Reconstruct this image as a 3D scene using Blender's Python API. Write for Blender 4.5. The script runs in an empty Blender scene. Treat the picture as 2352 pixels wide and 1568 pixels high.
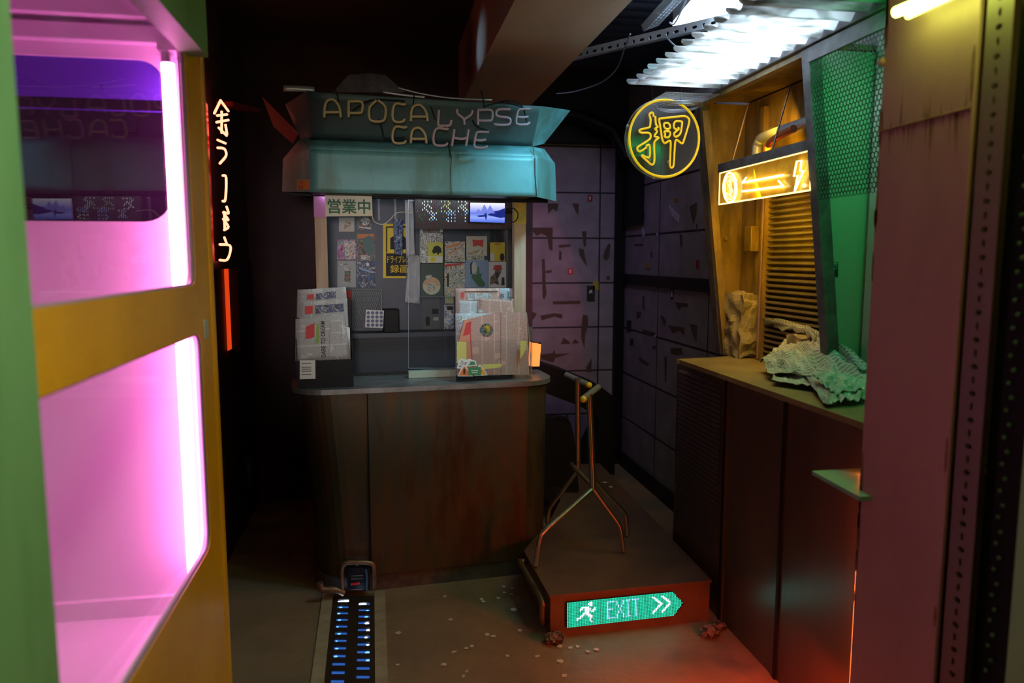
import bpy, math, random
from mathutils import Vector, Matrix, noise
random.seed(7)
C = bpy.context.scene.collection
S = bpy.context.scene
# ------------------------------------------------------------ camera
FPX = 1680.0
PITCH = math.radians(90 - 6.52); YAW = math.radians(-9.93)
cam = bpy.data.cameras.new('camera'); co = bpy.data.objects.new('camera', cam); C.objects.link(co)
co.location = (0, 0, 1.6); co.rotation_euler = (PITCH, 0, YAW)
cam.sensor_width = 36; cam.lens = FPX * 36 / 2352; cam.clip_start = 0.05
cam.dof.use_dof = True; cam.dof.focus_distance = 3.5; cam.dof.aperture_fstop = 1.9
S.camera = co
# ------------------------------------------------------------ world, exposure
w = bpy.data.worlds.new('world'); S.world = w; w.use_nodes = True
w.node_tree.nodes['Background'].inputs[0].default_value = (0.35, 0.4, 0.5, 1)
w.node_tree.nodes['Background'].inputs[1].default_value = 0.004
S.view_settings.view_transform = 'Standard'; S.view_settings.look = 'None'
S.view_settings.exposure = 0; S.view_settings.gamma = 1; S.view_settings.use_curve_mapping = False
# ------------------------------------------------------------ lights of the hall, some added as fill
def area(name, loc, target, sx, sy, col, power, spread=180):
    l = bpy.data.lights.new(name, 'AREA'); l.shape = 'RECTANGLE'; l.size = sx; l.size_y = sy
    l.color = col; l.energy = power; l.spread = math.radians(spread)
    o = bpy.data.objects.new(name, l); C.objects.link(o); o.location = loc
    o.rotation_euler = (Vector(target) - Vector(loc)).to_track_quat('-Z', 'Y').to_euler(); return o
def spot(name, loc, target, col, power, deg, blend=0.15, r=0.02):
    l = bpy.data.lights.new(name, 'SPOT'); l.color = col; l.energy = power
    l.spot_size = math.radians(deg); l.spot_blend = blend; l.shadow_soft_size = r
    o = bpy.data.objects.new(name, l); C.objects.link(o); o.location = loc
    o.rotation_euler = (Vector(target) - Vector(loc)).to_track_quat('-Z', 'Y').to_euler(); return o
area('warm_hall_lamp', (0.7, -0.9, 2.75), (0.6, 3.3, 0.3), 0.5, 0.3, (1, 0.5, 0.2), 3.4)
area('front_fill_light', (-0.1, -0.9, 1.7), (0.1, 3.6, 1.55), 0.3, 0.3, (1, 0.86, 0.86), 1.3, 24)  # added unseen fill at eye height, brightens the kiosk window from the front
area('green_fill_light', (0.35, 0.75, 2.85), (-0.6, 0.95, 1.3), 0.5, 0.25, (0.9, 1, 0.68), 4.5, 85)  # added unseen fill that brightens the green booth post
area('cool_roof_lamp', (1.05, 2.7, 2.7), (0.62, 3.4, 2.0), 0.2, 0.2, (0.3, 0.72, 1), 3.6, 60)
area('kiosk_fill_light', (0.12, 3.62, 1.93), (0.08, 4.2, 1.4), 0.8, 0.12, (0.75, 0.85, 1), 1.7)  # unseen light added to brighten the kiosk interior
spot('counter_spot', (0.25, 1.6, 2.85), (0.15, 3.5, 1.2), (1, 0.8, 0.84), 7, 22, 0.9, 0.06)
area('blue_alcove_lamp', (1.05, 3.85, 2.75), (1.3, 5.4, 1.3), 0.15, 0.15, (0.55, 0.5, 1), 0.8, 75)
sp_ = spot('red_alcove_lamp', (0.97, 4.25, 1.35), (1.02, 5.42, 1.1), (1, 0.1, 0.22), 4.5, 45, 0.04); sp_.scale = (1, 2.3, 1)
area('violet_wall_lamp', (0.95, 3.0, 2.8), (1.8, 4.6, 1.2), 0.2, 0.2, (0.8, 0.66, 1), 0.3, 80)
spot('beam_fill_spot', (0.0, 4.25, 2.66), (0.5, 3.78, 2.66), (0.4, 0.68, 1), 6, 26, 0.9, 0.03)  # unseen spot added to make the cool sliver on the beam side

# ------------------------------------------------------------ camera-ray helpers: a pixel of the photo meets a real plane
RM = Matrix.Rotation(YAW, 3, 'Z') @ Matrix.Rotation(PITCH, 3, 'X'); CP = Vector((0, 0, 1.6))
def PP(px, py, pt, n):
    d = RM @ Vector(((px - 1176) / FPX, (784 - py) / FPX, -1)); n = Vector(n)
    return CP + d * ((Vector(pt) - CP).dot(n) / d.dot(n))
def PX(px, py, v): return PP(px, py, (v, 0, 0), (1, 0, 0))
def PY(px, py, v): return PP(px, py, (0, v, 0), (0, 1, 0))
def PZ(px, py, v): return PP(px, py, (0, 0, v), (0, 0, 1))
def z4(x, y): return 700 + x / 3.336, 430 + y / 3.336
def z1(x, y): return 1540 + x / 2.24, 300 + y / 2.24
# kiosk frame (turned 4.3 degrees)
KA = math.radians(4.3); KU = Vector((math.cos(KA), math.sin(KA), 0)); KV = Vector((-math.sin(KA), math.cos(KA), 0))
K0 = Vector((0.243, 3.458, 0)); UP = Vector((0, 0, 1))
def k(a, w, z): return K0 + KU * a + KV * w + UP * z
def KP(px, py, w): return PP(px, py, K0 + KV * w, KV)
def kaz(px, py, w):
    q = KP(px, py, w) - K0; return q.dot(KU), q.z

# ------------------------------------------------------------ materials
def mat(name, col, rough=0.6, metal=0.0, col2=None, sc=4.0, stretch=(1, 1, 1), lo=0.4, hi=0.65, bump=0.0, bsc=60, emit=None, es=0.0, trans=0.0, alpha=1.0, col3=None, sc3=2.0, spec=0.5):
    m = bpy.data.materials.new(name); m.use_nodes = True; nt = m.node_tree; b = nt.nodes['Principled BSDF']
    b.inputs['Base Color'].default_value = (*col, 1); b.inputs['Roughness'].default_value = rough
    b.inputs['Metallic'].default_value = metal; b.inputs['Alpha'].default_value = alpha
    b.inputs['Specular IOR Level'].default_value = spec
    b.inputs['Transmission Weight'].default_value = trans
    if emit: b.inputs['Emission Color'].default_value = (*emit, 1); b.inputs['Emission Strength'].default_value = es
    tc = nt.nodes.new('ShaderNodeTexCoord')
    def layer(prev, c2, scale, lo, hi, stretch):
        mp = nt.nodes.new('ShaderNodeMapping'); mp.inputs['Scale'].default_value = stretch
        nt.links.new(tc.outputs['Object'], mp.inputs[0])
        n = nt.nodes.new('ShaderNodeTexNoise'); n.inputs['Scale'].default_value = scale; n.inputs['Detail'].default_value = 8; n.inputs['Roughness'].default_value = 0.65
        nt.links.new(mp.outputs[0], n.inputs[0])
        r = nt.nodes.new('ShaderNodeMapRange'); r.inputs[1].default_value = lo; r.inputs[2].default_value = hi
        nt.links.new(n.outputs[0], r.inputs[0])
        mx = nt.nodes.new('ShaderNodeMix'); mx.data_type = 'RGBA'; nt.links.new(r.outputs[0], mx.inputs[0])
        if prev is None: mx.inputs[6].default_value = (*col, 1)
        else: nt.links.new(prev, mx.inputs[6])
        mx.inputs[7].default_value = (*c2, 1); return mx.outputs[2]
    out = None
    if col2: out = layer(None, col2, sc, lo, hi, stretch)
    if col3: out = layer(out, col3, sc3, 0.52, 0.62, (1, 1, 0.25))
    if out: nt.links.new(out, b.inputs['Base Color'])
    if bump:
        n = nt.nodes.new('ShaderNodeTexNoise'); n.inputs['Scale'].default_value = bsc; n.inputs['Detail'].default_value = 6
        nt.links.new(tc.outputs['Object'], n.inputs[0])
        bp = nt.nodes.new('ShaderNodeBump'); bp.inputs['Strength'].default_value = bump; bp.inputs['Distance'].default_value = 0.01
        nt.links.new(n.outputs[0], bp.inputs['Height']); nt.links.new(bp.outputs[0], b.inputs['Normal'])
    return m
def emi(name, col, s):
    m = bpy.data.materials.new(name); m.use_nodes = True; nt = m.node_tree; nt.nodes.clear()
    e = nt.nodes.new('ShaderNodeEmission'); e.inputs[0].default_value = (*col, 1); e.inputs[1].default_value = s
    o = nt.nodes.new('ShaderNodeOutputMaterial'); nt.links.new(e.outputs[0], o.inputs[0]); return m
def pane(name, tint=(1, 1, 1), gl=1.0, rough=0.0, ior=1.5, haze=0.0, hazecol=(0.8, 0.8, 0.8)):
    m = bpy.data.materials.new(name); m.use_nodes = True; nt = m.node_tree; nt.nodes.clear()
    t = nt.nodes.new('ShaderNodeBsdfTransparent'); t.inputs[0].default_value = (*tint, 1)
    g = nt.nodes.new('ShaderNodeBsdfGlossy'); g.inputs[0].default_value = (gl, gl, gl, 1); g.inputs['Roughness'].default_value = rough
    f = nt.nodes.new('ShaderNodeFresnel'); f.inputs[0].default_value = ior
    x = nt.nodes.new('ShaderNodeMixShader'); o = nt.nodes.new('ShaderNodeOutputMaterial')
    d = nt.nodes.new('ShaderNodeBsdfDiffuse'); d.inputs[0].default_value = (*hazecol, 1)
    h = nt.nodes.new('ShaderNodeMixShader'); h.inputs[0].default_value = haze
    nt.links.new(t.outputs[0], h.inputs[1]); nt.links.new(d.outputs[0], h.inputs[2])
    ge = nt.nodes.new('ShaderNodeNewGeometry'); mr = nt.nodes.new('ShaderNodeMapRange'); mr.inputs[3].default_value = ior; mr.inputs[4].default_value = 1/ior
    nt.links.new(ge.outputs['Backfacing'], mr.inputs[0]); nt.links.new(mr.outputs[0], f.inputs[0])
    nt.links.new(f.outputs[0], x.inputs[0]); nt.links.new(h.outputs[0], x.inputs[1]); nt.links.new(g.outputs[0], x.inputs[2]); nt.links.new(x.outputs[0], o.inputs[0]); return m
def art(name, cols, sc, kind='V'):
    """busy printed artwork: flat random patches of the given colours, in UV metres"""
    m = bpy.data.materials.new(name); m.use_nodes = True; nt = m.node_tree; b = nt.nodes['Principled BSDF']; b.inputs['Roughness'].default_value = 0.5
    uv = nt.nodes.new('ShaderNodeUVMap'); n = nt.nodes.new('ShaderNodeTexNoise'); n.inputs['Scale'].default_value = sc; n.inputs['Detail'].default_value = 3; n.inputs['Distortion'].default_value = 1.2 if kind == 'V' else 0.1
    mp = nt.nodes.new('ShaderNodeMapping'); mp.inputs['Location'].default_value = (random.random() * 9, random.random() * 9, 0)
    nt.links.new(uv.outputs[0], mp.inputs[0]); nt.links.new(mp.outputs[0], n.inputs[0])
    r = nt.nodes.new('ShaderNodeValToRGB'); r.color_ramp.interpolation = 'CONSTANT'; el = r.color_ramp.elements
    N = len(cols)
    for i, c in enumerate(cols):
        p = 0 if i == 0 else 0.34 + 0.32 * i / N
        if i < 2: el[i].position = p
        else: el.new(p)
    for i, c in enumerate(cols): el[i].color = (*c, 1)
    nt.links.new(n.outputs[0], r.inputs[0]); nt.links.new(r.outputs[0], b.inputs['Base Color']); return m
def newsprint(name, paper, ink=(0.06, 0.06, 0.06), line=330, colw=0.055, vert=False, rough=0.9):
    m = bpy.data.materials.new(name); m.use_nodes = True; nt = m.node_tree; b = nt.nodes['Principled BSDF']; b.inputs['Roughness'].default_value = rough
    uv = nt.nodes.new('ShaderNodeUVMap'); sp = nt.nodes.new('ShaderNodeSeparateXYZ'); nt.links.new(uv.outputs[0], sp.inputs[0])
    def M(op, a, b_=None):
        x = nt.nodes.new('ShaderNodeMath'); x.operation = op
        for i, v in enumerate((a, b_)):
            if v is None: continue
            if isinstance(v, (int, float)): x.inputs[i].default_value = v
            else: nt.links.new(v, x.inputs[i])
        return x.outputs[0]
    X, Y = (sp.outputs[1], sp.outputs[0]) if vert else (sp.outputs[0], sp.outputs[1])
    ln = M('GREATER_THAN', M('FRACT', M('MULTIPLY', Y, line)), 0.45)
    cl = M('LESS_THAN', M('FRACT', M('DIVIDE', X, colw)), 0.9)
    nz = nt.nodes.new('ShaderNodeTexNoise'); nz.inputs['Scale'].default_value = 12; nt.links.new(uv.outputs[0], nz.inputs[0])
    nn = M('GREATER_THAN', nz.outputs[0], 0.4)
    wv = nt.nodes.new('ShaderNodeTexNoise'); wv.inputs['Scale'].default_value = 260; nt.links.new(uv.outputs[0], wv.inputs[0])
    ww = M('GREATER_THAN', wv.outputs[0], 0.43)
    fac = M('MULTIPLY', M('MULTIPLY', M('MULTIPLY', ln, cl), M('MULTIPLY', nn, ww)), 0.62)
    mx = nt.nodes.new('ShaderNodeMix'); mx.data_type = 'RGBA'; nt.links.new(fac, mx.inputs[0])
    mx.inputs[6].default_value = (*paper, 1); mx.inputs[7].default_value = (*ink, 1); nt.links.new(mx.outputs[2], b.inputs['Base Color']); return m

# ------------------------------------------------------------ mesh builder
class MB:
    def __init__(s): s.v = []; s.f = []; s.uv = {}; s.sm = set()
    def add(s, vs, fs, uvs=None, smooth=False):
        b = len(s.v); s.v += [Vector(x) for x in vs]
        for f in fs:
            if smooth: s.sm.add(len(s.f))
            if uvs: s.uv[len(s.f)] = [uvs[i] for i in f]
            s.f.append([b + i for i in f])
        return s
    def box(s, a, b):
        (x0, y0, z0), (x1, y1, z1) = a, b
        return s.hexa([Vector(p) for p in ((x0,y0,z0),(x1,y0,z0),(x1,y1,z0),(x0,y1,z0),(x0,y0,z1),(x1,y0,z1),(x1,y1,z1),(x0,y1,z1))])
    def hexa(s, p):
        return s.add(p, [(3,2,1,0),(4,5,6,7),(0,1,5,4),(1,2,6,5),(2,3,7,6),(3,0,4,7)])
    def kbox(s, a0, a1, w0, w1, z0, z1):
        return s.hexa([k(*q) for q in ((a0,w0,z0),(a1,w0,z0),(a1,w1,z0),(a0,w1,z0),(a0,w0,z1),(a1,w0,z1),(a1,w1,z1),(a0,w1,z1))])
    def prism(s, pts, ext, smooth=False):
        pts = [Vector(p) for p in pts]; ext = Vector(ext); n = len(pts)
        u = (pts[1] - pts[0]).normalized(); nn = ext.normalized(); v = nn.cross(u)
        if abs(nn.dot(UP)) < 0.5: v = UP.copy(); u = v.cross(nn).normalized()
        uvs = [((p - pts[0]).dot(u), (p - pts[0]).dot(v)) for p in pts]
        vs = pts + [p + ext for p in pts]
        s.add(vs, [list(range(n))[::-1], list(range(n, 2*n))], uvs + uvs)
        return s.add(vs, [(i, (i+1) % n, n + (i+1) % n, n + i) for i in range(n)])
    def quadpatch(s, c, nu, nv, fn=None, w=None, h=None, smooth=True):
        """c = 4 corners (bl, br, tr, tl); fn(u,v)->offset vector"""
        c = [Vector(x) for x in c]; vs = []; uvs = []
        W = w or (c[1]-c[0]).length; H = h or (c[3]-c[0]).length
        for j in range(nv + 1):
            for i in range(nu + 1):
                u, v = i / nu, j / nv
                p = c[0].lerp(c[1], u).lerp(c[3].lerp(c[2], u), v)
                if fn: p = p + fn(u, v)
                vs.append(p); uvs.append((u * W, v * H))
        fs = [(j*(nu+1)+i, j*(nu+1)+i+1, (j+1)*(nu+1)+i+1, (j+1)*(nu+1)+i) for j in range(nv) for i in range(nu)]
        return s.add(vs, fs, uvs, smooth)
    def tube(s, pts, r, n=8, caps=True, closed=False):
        pts = [Vector(p) for p in pts]; vs = []; N = len(pts); prev = None
        for i, p in enumerate(pts):
            if closed: d = (pts[(i+1) % N] - pts[i-1])
            else: d = pts[min(i+1, N-1)] - pts[max(i-1, 0)]
            d = d.normalized() if d.length else UP
            if prev is None:
                q = d.cross(UP); q = q.normalized() if q.length > 1e-3 else Vector((1, 0, 0))
            else:
                q = (prev - d * prev.dot(d)); q = q.normalized() if q.length > 1e-4 else d.orthogonal().normalized()
            prev = q; b = d.cross(q); rr = r[i] if isinstance(r, (list, tuple)) else r
            vs += [p + (q * math.cos(t) + b * math.sin(t)) * rr for t in [2*math.pi*j/n for j in range(n)]]
        fs = [(i*n+j, i*n+(j+1) % n, ((i+1) % N)*n+(j+1) % n, ((i+1) % N)*n+j) for i in range(N if closed else N-1) for j in range(n)]
        s.add(vs, fs, smooth=True)
        if caps and not closed: s.add(vs[:n], [list(range(n))[::-1]]); s.add(vs[-n:], [list(range(n))])
        return s
    def ball(s, c, r, n=12, sq=(1, 1, 1), fn=None):
        c = Vector(c); vs = []; m = n // 2
        for i in range(m + 1):
            for j in range(n):
                a = math.pi * i / m; b = 2*math.pi*j/n
                d = Vector((math.sin(a)*math.cos(b), math.sin(a)*math.sin(b), math.cos(a)))
                k_ = r * (fn(d) if fn else 1); vs.append(c + Vector((d.x*sq[0], d.y*sq[1], d.z*sq[2])) * k_)
        return s.add(vs, [(i*n+j, (i+1)*n+j, (i+1)*n+(j+1) % n, i*n+(j+1) % n) for i in range(m) for j in range(n)], smooth=fn is None)
    def text(s, txt, o, u, v, w, h, depth=0.0006, bold=0.0):
        """lettering fitted to the box o, o+u*w, o+v*h"""
        cu = bpy.data.curves.new('t', 'FONT'); cu.body = txt; cu.extrude = 0.0; cu.offset = bold; cu.resolution_u = 3
        ob = bpy.data.objects.new('t', cu); C.objects.link(ob); bpy.context.view_layer.update()
        me = bpy.data.meshes.new_from_object(ob.evaluated_get(bpy.context.evaluated_depsgraph_get()))
        bpy.data.objects.remove(ob); bpy.data.curves.remove(cu)
        if not me.vertices: return s
        xs = [q.co.x for q in me.vertices]; ys = [q.co.y for q in me.vertices]
        x0, x1, y0, y1 = min(xs), max(xs), min(ys), max(ys); n = u.cross(v).normalized() * depth
        s.add([o + u*((q.co.x-x0)/(x1-x0)*w) + v*((q.co.y-y0)/(y1-y0)*h) + n for q in me.vertices], [tuple(p.vertices) for p in me.polygons])
        bpy.data.meshes.remove(me); return s
    def build(s, name, m, parent=None, bevel=0, solid=0, sub=0):
        me = bpy.data.meshes.new(name); ob = bpy.data.objects.new(name, me); C.objects.link(ob)
        off = Vector((0, 0, 0)); q = parent
        while q: off = off + q.location; q = q.parent
        if parent is None:
            lo = [min(v[i] for v in s.v) for i in range(3)]; hi = [max(v[i] for v in s.v) for i in range(3)]
            off = Vector(((lo[0]+hi[0])/2, (lo[1]+hi[1])/2, lo[2])); ob.location = off
        else: ob.parent = parent
        me.from_pydata([v - off for v in s.v], [], s.f)
        for i, p in enumerate(me.polygons): p.use_smooth = i in s.sm
        ul = me.uv_layers.new(name='UVMap')
        for i, p in enumerate(me.polygons):
            if i in s.uv:
                for li, t in zip(p.loop_indices, s.uv[i]): ul.data[li].uv = t
        me.materials.append(m)
        if bevel:
            b = ob.modifiers.new('b', 'BEVEL'); b.width = bevel; b.segments = 2; b.limit_method = 'ANGLE'
        if solid:
            b = ob.modifiers.new('s', 'SOLIDIFY'); b.thickness = solid; b.offset = 0
        if sub:
            b = ob.modifiers.new('u', 'SUBSURF'); b.levels = sub; b.render_levels = sub
        return ob
def tag(o, label, cat, group=None, kind=None):
    o['label'] = label; o['category'] = cat
    if group: o['group'] = group
    if kind: o['kind'] = kind
    return o
def thing(name, loc, label, cat, group=None):
    o = bpy.data.objects.new(name, None); C.objects.link(o); o.location = loc; o.empty_display_size = 0.05
    return tag(o, label, cat, group)
def struct(name, mb, m, **kw):
    o = mb.build(name, m, **kw); o['kind'] = 'structure'; return o
def smoothpath(pts, n=5):
    """Catmull-Rom through the points"""
    pts = [Vector(p) for p in pts]; out = []
    P = [pts[0]] + pts + [pts[-1]]
    for i in range(1, len(P) - 2):
        for j in range(n):
            t = j / n; a, b, c, d = P[i-1], P[i], P[i+1], P[i+2]
            out.append(0.5*((2*b) + (c-a)*t + (2*a-5*b+4*c-d)*t*t + (3*b-a-3*c+d)*t**3))
    return out + [pts[-1]]
def rrect(x0, y0, x1, y1, r, n=6):
    o = []
    for cx, cy, a0 in ((x1-r, y0+r, -90), (x1-r, y1-r, 0), (x0+r, y1-r, 90), (x0+r, y0+r, 180)):
        o += [(cx + r*math.cos(math.radians(a0+90*i/n)), cy + r*math.sin(math.radians(a0+90*i/n))) for i in range(n+1)]
    return o
def holed(mb, outer, hole, conv, ext, r=None):
    """plate with one rounded rectangular hole. outer = x0,y0,x1,y1; hole = rrect loop; conv(x,y)->Vector"""
    x0, y0, x1, y1 = outer; a0, a1 = min(p[0] for p in hole), max(p[0] for p in hole); b0, b1 = min(p[1] for p in hole), max(p[1] for p in hole)
    ext = Vector(ext)
    for q in ((x0, y0, x1, b0), (x0, b1, x1, y1), (x0, b0, a0, b1), (a1, b0, x1, b1)):
        P = [conv(q[0], q[1]), conv(q[2], q[1]), conv(q[2], q[3]), conv(q[0], q[3])]; mb.hexa(P + [p + ext for p in P])
    n = len(hole) // 4
    for c, corner in enumerate(((a1, b0), (a1, b1), (a0, b1), (a0, b0))):
        arc = hole[c*n:(c+1)*n]
        for i in range(n - 1):
            P = [conv(*corner), conv(*arc[i]), conv(*arc[i+1])]; Q = [p + ext for p in P]
            mb.add(P + Q, [(0, 1, 2), (5, 4, 3), (1, 4, 5, 2)])
    return mb

# ------------------------------------------------------------ palette
m_concrete = mat('floor_concrete', (0.3, 0.21, 0.135), 0.5, col2=(0.19, 0.14, 0.095), sc=3, lo=0.35, hi=0.7, bump=0.35, bsc=40, col3=(0.15, 0.13, 0.1), sc3=1.3)
m_ceil = mat('ceiling_paint', (0.05, 0.045, 0.045), 0.9)
m_beam = mat('beam_plaster', (0.5, 0.42, 0.33), 0.85, col2=(0.42, 0.35, 0.27), sc=2, bump=0.1)
m_darkwall = mat('dark_red_wall', (0.06, 0.03, 0.035), 0.7, col2=(0.035, 0.02, 0.022), sc=3, bump=0.1)
m_black = mat('black_paint', (0.008, 0.008, 0.009), 0.5, spec=.2)
m_blackmetal = mat('black_metal', (0.02, 0.02, 0.022), 0.35, 0.6, bump=0.05)
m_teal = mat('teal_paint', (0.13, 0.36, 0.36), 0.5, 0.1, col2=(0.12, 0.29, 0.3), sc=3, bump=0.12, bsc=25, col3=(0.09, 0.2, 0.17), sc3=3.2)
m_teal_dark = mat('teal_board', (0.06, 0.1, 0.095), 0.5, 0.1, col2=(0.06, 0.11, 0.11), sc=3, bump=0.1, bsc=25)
m_body = mat('weathered_counter_metal', (0.085, 0.085, 0.06), 0.38, 0.4, col2=(0.17, 0.08, 0.032), sc=5, stretch=(2.4, 2.4, 0.35), lo=0.42, hi=0.68, bump=0.08, bsc=14, col3=(0.09, 0.04, 0.02), sc3=5)
m_rim = mat('worn_counter_top', (0.34, 0.34, 0.33), 0.4, 0.6, col2=(0.2, 0.19, 0.17), sc=9, bump=0.08)
m_wood = mat('pale_wood', (0.5, 0.36, 0.25), 0.6, col2=(0.38, 0.26, 0.17), sc=5, stretch=(6, 6, 0.5), bump=0.08)
m_ply = mat('plywood', (0.27, 0.165, 0.05), 0.5, col2=(0.11, 0.065, 0.02), sc=4, stretch=(3, 3, 0.8), bump=0.1, bsc=30)
m_slate = mat('slate_panel', (0.075, 0.09, 0.12), 0.5, col2=(0.06, 0.07, 0.09), sc=6)
m_steel = mat('steel_tube', (0.55, 0.5, 0.47), 0.25, 0.95, bump=0.02)
m_alu = mat('slotted_steel', (0.45, 0.5, 0.56), 0.35, 0.8)
m_copper = mat('brown_pipe', (0.3, 0.2, 0.13), 0.4, 0.6, col2=(0.16, 0.1, 0.07), sc=8)
m_yellow_frame = mat('yellow_enamel', (0.92, 0.42, 0.005), 0.35, col2=(0.8, 0.35, 0.005), sc=4, bump=0.04, bsc=15)
m_green_paint = mat('green_enamel', (0.2, 0.42, 0.17), 0.55, col2=(0.15, 0.33, 0.13), sc=5, stretch=(3, 3, 0.7), bump=0.05, lo=0.45, hi=0.75)
m_white_in = mat('white_interior', (0.8, 0.72, 0.8), 0.5)
m_glass = pane('clear_glass', (0.97, 0.97, 0.97), 1.0, ior=1.16)
m_acryl = pane('clear_acrylic', (0.96, 0.97, 0.97), 1.0, 0.01, 1.3, 0.002)
m_acryledge = mat('acrylic_edge', (0.45, 0.5, 0.5), 0.2, alpha=0.5)
m_white = mat('white_card', (0.75, 0.75, 0.75), 0.7)
m_red = mat('red_print', (0.62, 0.05, 0.05), 0.6)
m_ink = mat('black_print', (0.02, 0.02, 0.02), 0.7)
m_lockred = mat('dark_red_print', (0.3, 0.02, 0.02), 0.6)
m_yprint = mat('yellow_print', (0.8, 0.6, 0.03), 0.6)
m_counterfront = mat('brown_steel_panel', (0.13, 0.085, 0.07), 0.3, 0.3, col2=(0.085, 0.058, 0.05), sc=2, stretch=(2, 2, 0.4), bump=0.03, bsc=20)
m_shutter = mat('roller_shutter_steel', (0.2, 0.16, 0.12), 0.4, 0.5, col2=(0.13, 0.1, 0.08), sc=6)
m_bench = mat('counter_board', (0.28, 0.2, 0.08), 0.4, col2=(0.17, 0.12, 0.05), sc=7, bump=0.15)
m_frame = mat('dark_worn_frame', (0.09, 0.08, 0.09), 0.5, 0.3, col2=(0.16, 0.15, 0.17), sc=14, bump=0.1)
m_rustcol = mat('pink_lit_steel', (0.5, 0.25, 0.25), 0.5, 0.1, col2=(0.42, 0.2, 0.2), sc=3, stretch=(1,1,.4), bump=0.05)  # pink light put into the steel's base colour
m_rust = mat('rust', (0.17, 0.06, 0.035), 0.8, col2=(0.28, 0.12, 0.09), sc=20)
def brick(name, c1, c2, bw, rh, mort, rough=0.6, off=0.0):
    m = mat(name, c1, rough); nt = m.node_tree; uv = nt.nodes.new('ShaderNodeUVMap'); b = nt.nodes.new('ShaderNodeTexBrick')
    b.offset = off; b.inputs['Scale'].default_value = 1; b.inputs['Brick Width'].default_value = bw; b.inputs['Row Height'].default_value = rh; b.inputs['Mortar Size'].default_value = mort
    b.inputs['Color1'].default_value = (*c1, 1); b.inputs['Color2'].default_value = (*c2, 1); b.inputs['Mortar'].default_value = (0.015, 0.012, 0.02, 1); b.inputs['Mortar Smooth'].default_value = 0
    nt.links.new(uv.outputs[0], b.inputs[0])
    n = nt.nodes.new('ShaderNodeTexNoise'); n.inputs['Scale'].default_value = 7; n.inputs['Detail'].default_value = 8; nt.links.new(uv.outputs[0], n.inputs[0])
    r = nt.nodes.new('ShaderNodeMapRange'); r.inputs[1].default_value = 0.3; r.inputs[2].default_value = 0.7; r.inputs[3].default_value = 0.72; r.inputs[4].default_value = 1.05; nt.links.new(n.outputs[0], r.inputs[0])
    mx = nt.nodes.new('ShaderNodeVectorMath'); mx.operation = 'SCALE'; nt.links.new(b.outputs[0], mx.inputs[0]); nt.links.new(r.outputs[0], mx.inputs['Scale'])
    nt.links.new(mx.outputs[0], nt.nodes['Principled BSDF'].inputs['Base Color']); return m
def uvquad(mb, p, uvs): return mb.add(p, [(0, 1, 2, 3)], uvs)

# ============================================================ THE ROOM
YB = 5.42; XR = 1.81; XL = -0.84; ZC = 2.94
fl = MB(); fl.quadpatch([(-1.7, -1.5, 0), (2.6, -1.5, 0), (2.6, YB + .1, 0), (-1.7, YB + .1, 0)], 2, 2, smooth=False)
struct('floor', fl, m_concrete)
cl = MB().box((-1.7, -1.5, ZC), (2.6, YB + .1, ZC + .08)); struct('ceiling', cl, m_ceil)
struct('trim_1', MB().box((0.5, 0.4, 2.55), (0.93, 4.85, ZC)), m_beam)          # the big beam
struct('wall_left', MB().box((XL - .08, 2.4, 0), (XL, 4.95, ZC)), m_darkwall)
struct('wall_left_return', MB().box((-1.7, 2.4, 0), (XL - .08, 2.48, ZC)), m_darkwall)
struct('wall_left_near', MB().box((-1.7, -1.5, 0), (-1.62, 2.4, ZC)), m_darkwall)
struct('wall_behind_kiosk', MB().box((XL, 4.9, 0), (0.93, 4.98, ZC)), m_darkwall)
struct('wall_alcove_left', MB().box((0.93, 4.9, 0), (1.0, YB, ZC)), m_darkwall)
m_tile_b = brick('back_tiles', (0.36, 0.3, 0.38), (0.34, 0.28, 0.36), 0.62, 0.338, 0.006)
m_tile_r = brick('side_tiles', (0.32, 0.29, 0.34), (0.3, 0.27, 0.32), 0.78, 0.345, 0.007)
a = PY(1377, 547, YB)
wb = MB().box((0.9, YB, 0), (2.6, YB + .08, ZC))
uvquad(wb, [(0.9, YB-.001, 0), (XR, YB-.001, 0), (XR, YB-.001, 2.44), (0.9, YB-.001, 2.44)], [(0.9-a.x+6.2, 3.38-a.z), (XR-a.x+6.2, 3.38-a.z), (XR-a.x+6.2, 5.82-a.z), (0.9-a.x+6.2, 5.82-a.z)])
wall_back = struct('wall_back', wb, m_tile_b)
a = PX(1507, 890, XR)
wr = MB().box((XR, -1.5, 0), (XR + .08, YB + .1, ZC))
uvquad(wr, [(XR-.001, YB, 0.0), (XR-.001, 1.0, 0.0), (XR-.001, 1.0, 2.5), (XR-.001, YB, 2.5)], [(a.y-YB+7.8, 3.45-a.z), (a.y-1.0+7.8, 3.45-a.z), (a.y-1.0+7.8, 5.95-a.z), (a.y-YB+7.8, 5.95-a.z)])
wall_right = struct('wall_right', wr, m_tile_r)
# black frame of the alcove
struct('trim_2', MB().box((XR - .07, YB - .07, 0), (XR - .004, YB - .004, ZC)), m_black)
struct('trim_3', MB().box((1.0, YB - .12, 2.44), (XR - .07, YB - .004, ZC)), m_black)
a0 = PX(1425, 628, XR - .02); struct('trim_4', MB().box((XR - .02, 3.45, a0.z - .075), (XR - .004, YB - .08, a0.z)), m_black)
struct('baseboard_right', MB().box((XR - .03, 3.47, 0), (XR - .004, YB - .08, 0.1)), m_black)
a0 = PX(1470, 515, XR - .03)
struct('trim_5', MB().box((XR - .03, a0.y, a0.z), (XR - .004, YB - .08, 2.6)), m_black)
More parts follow.
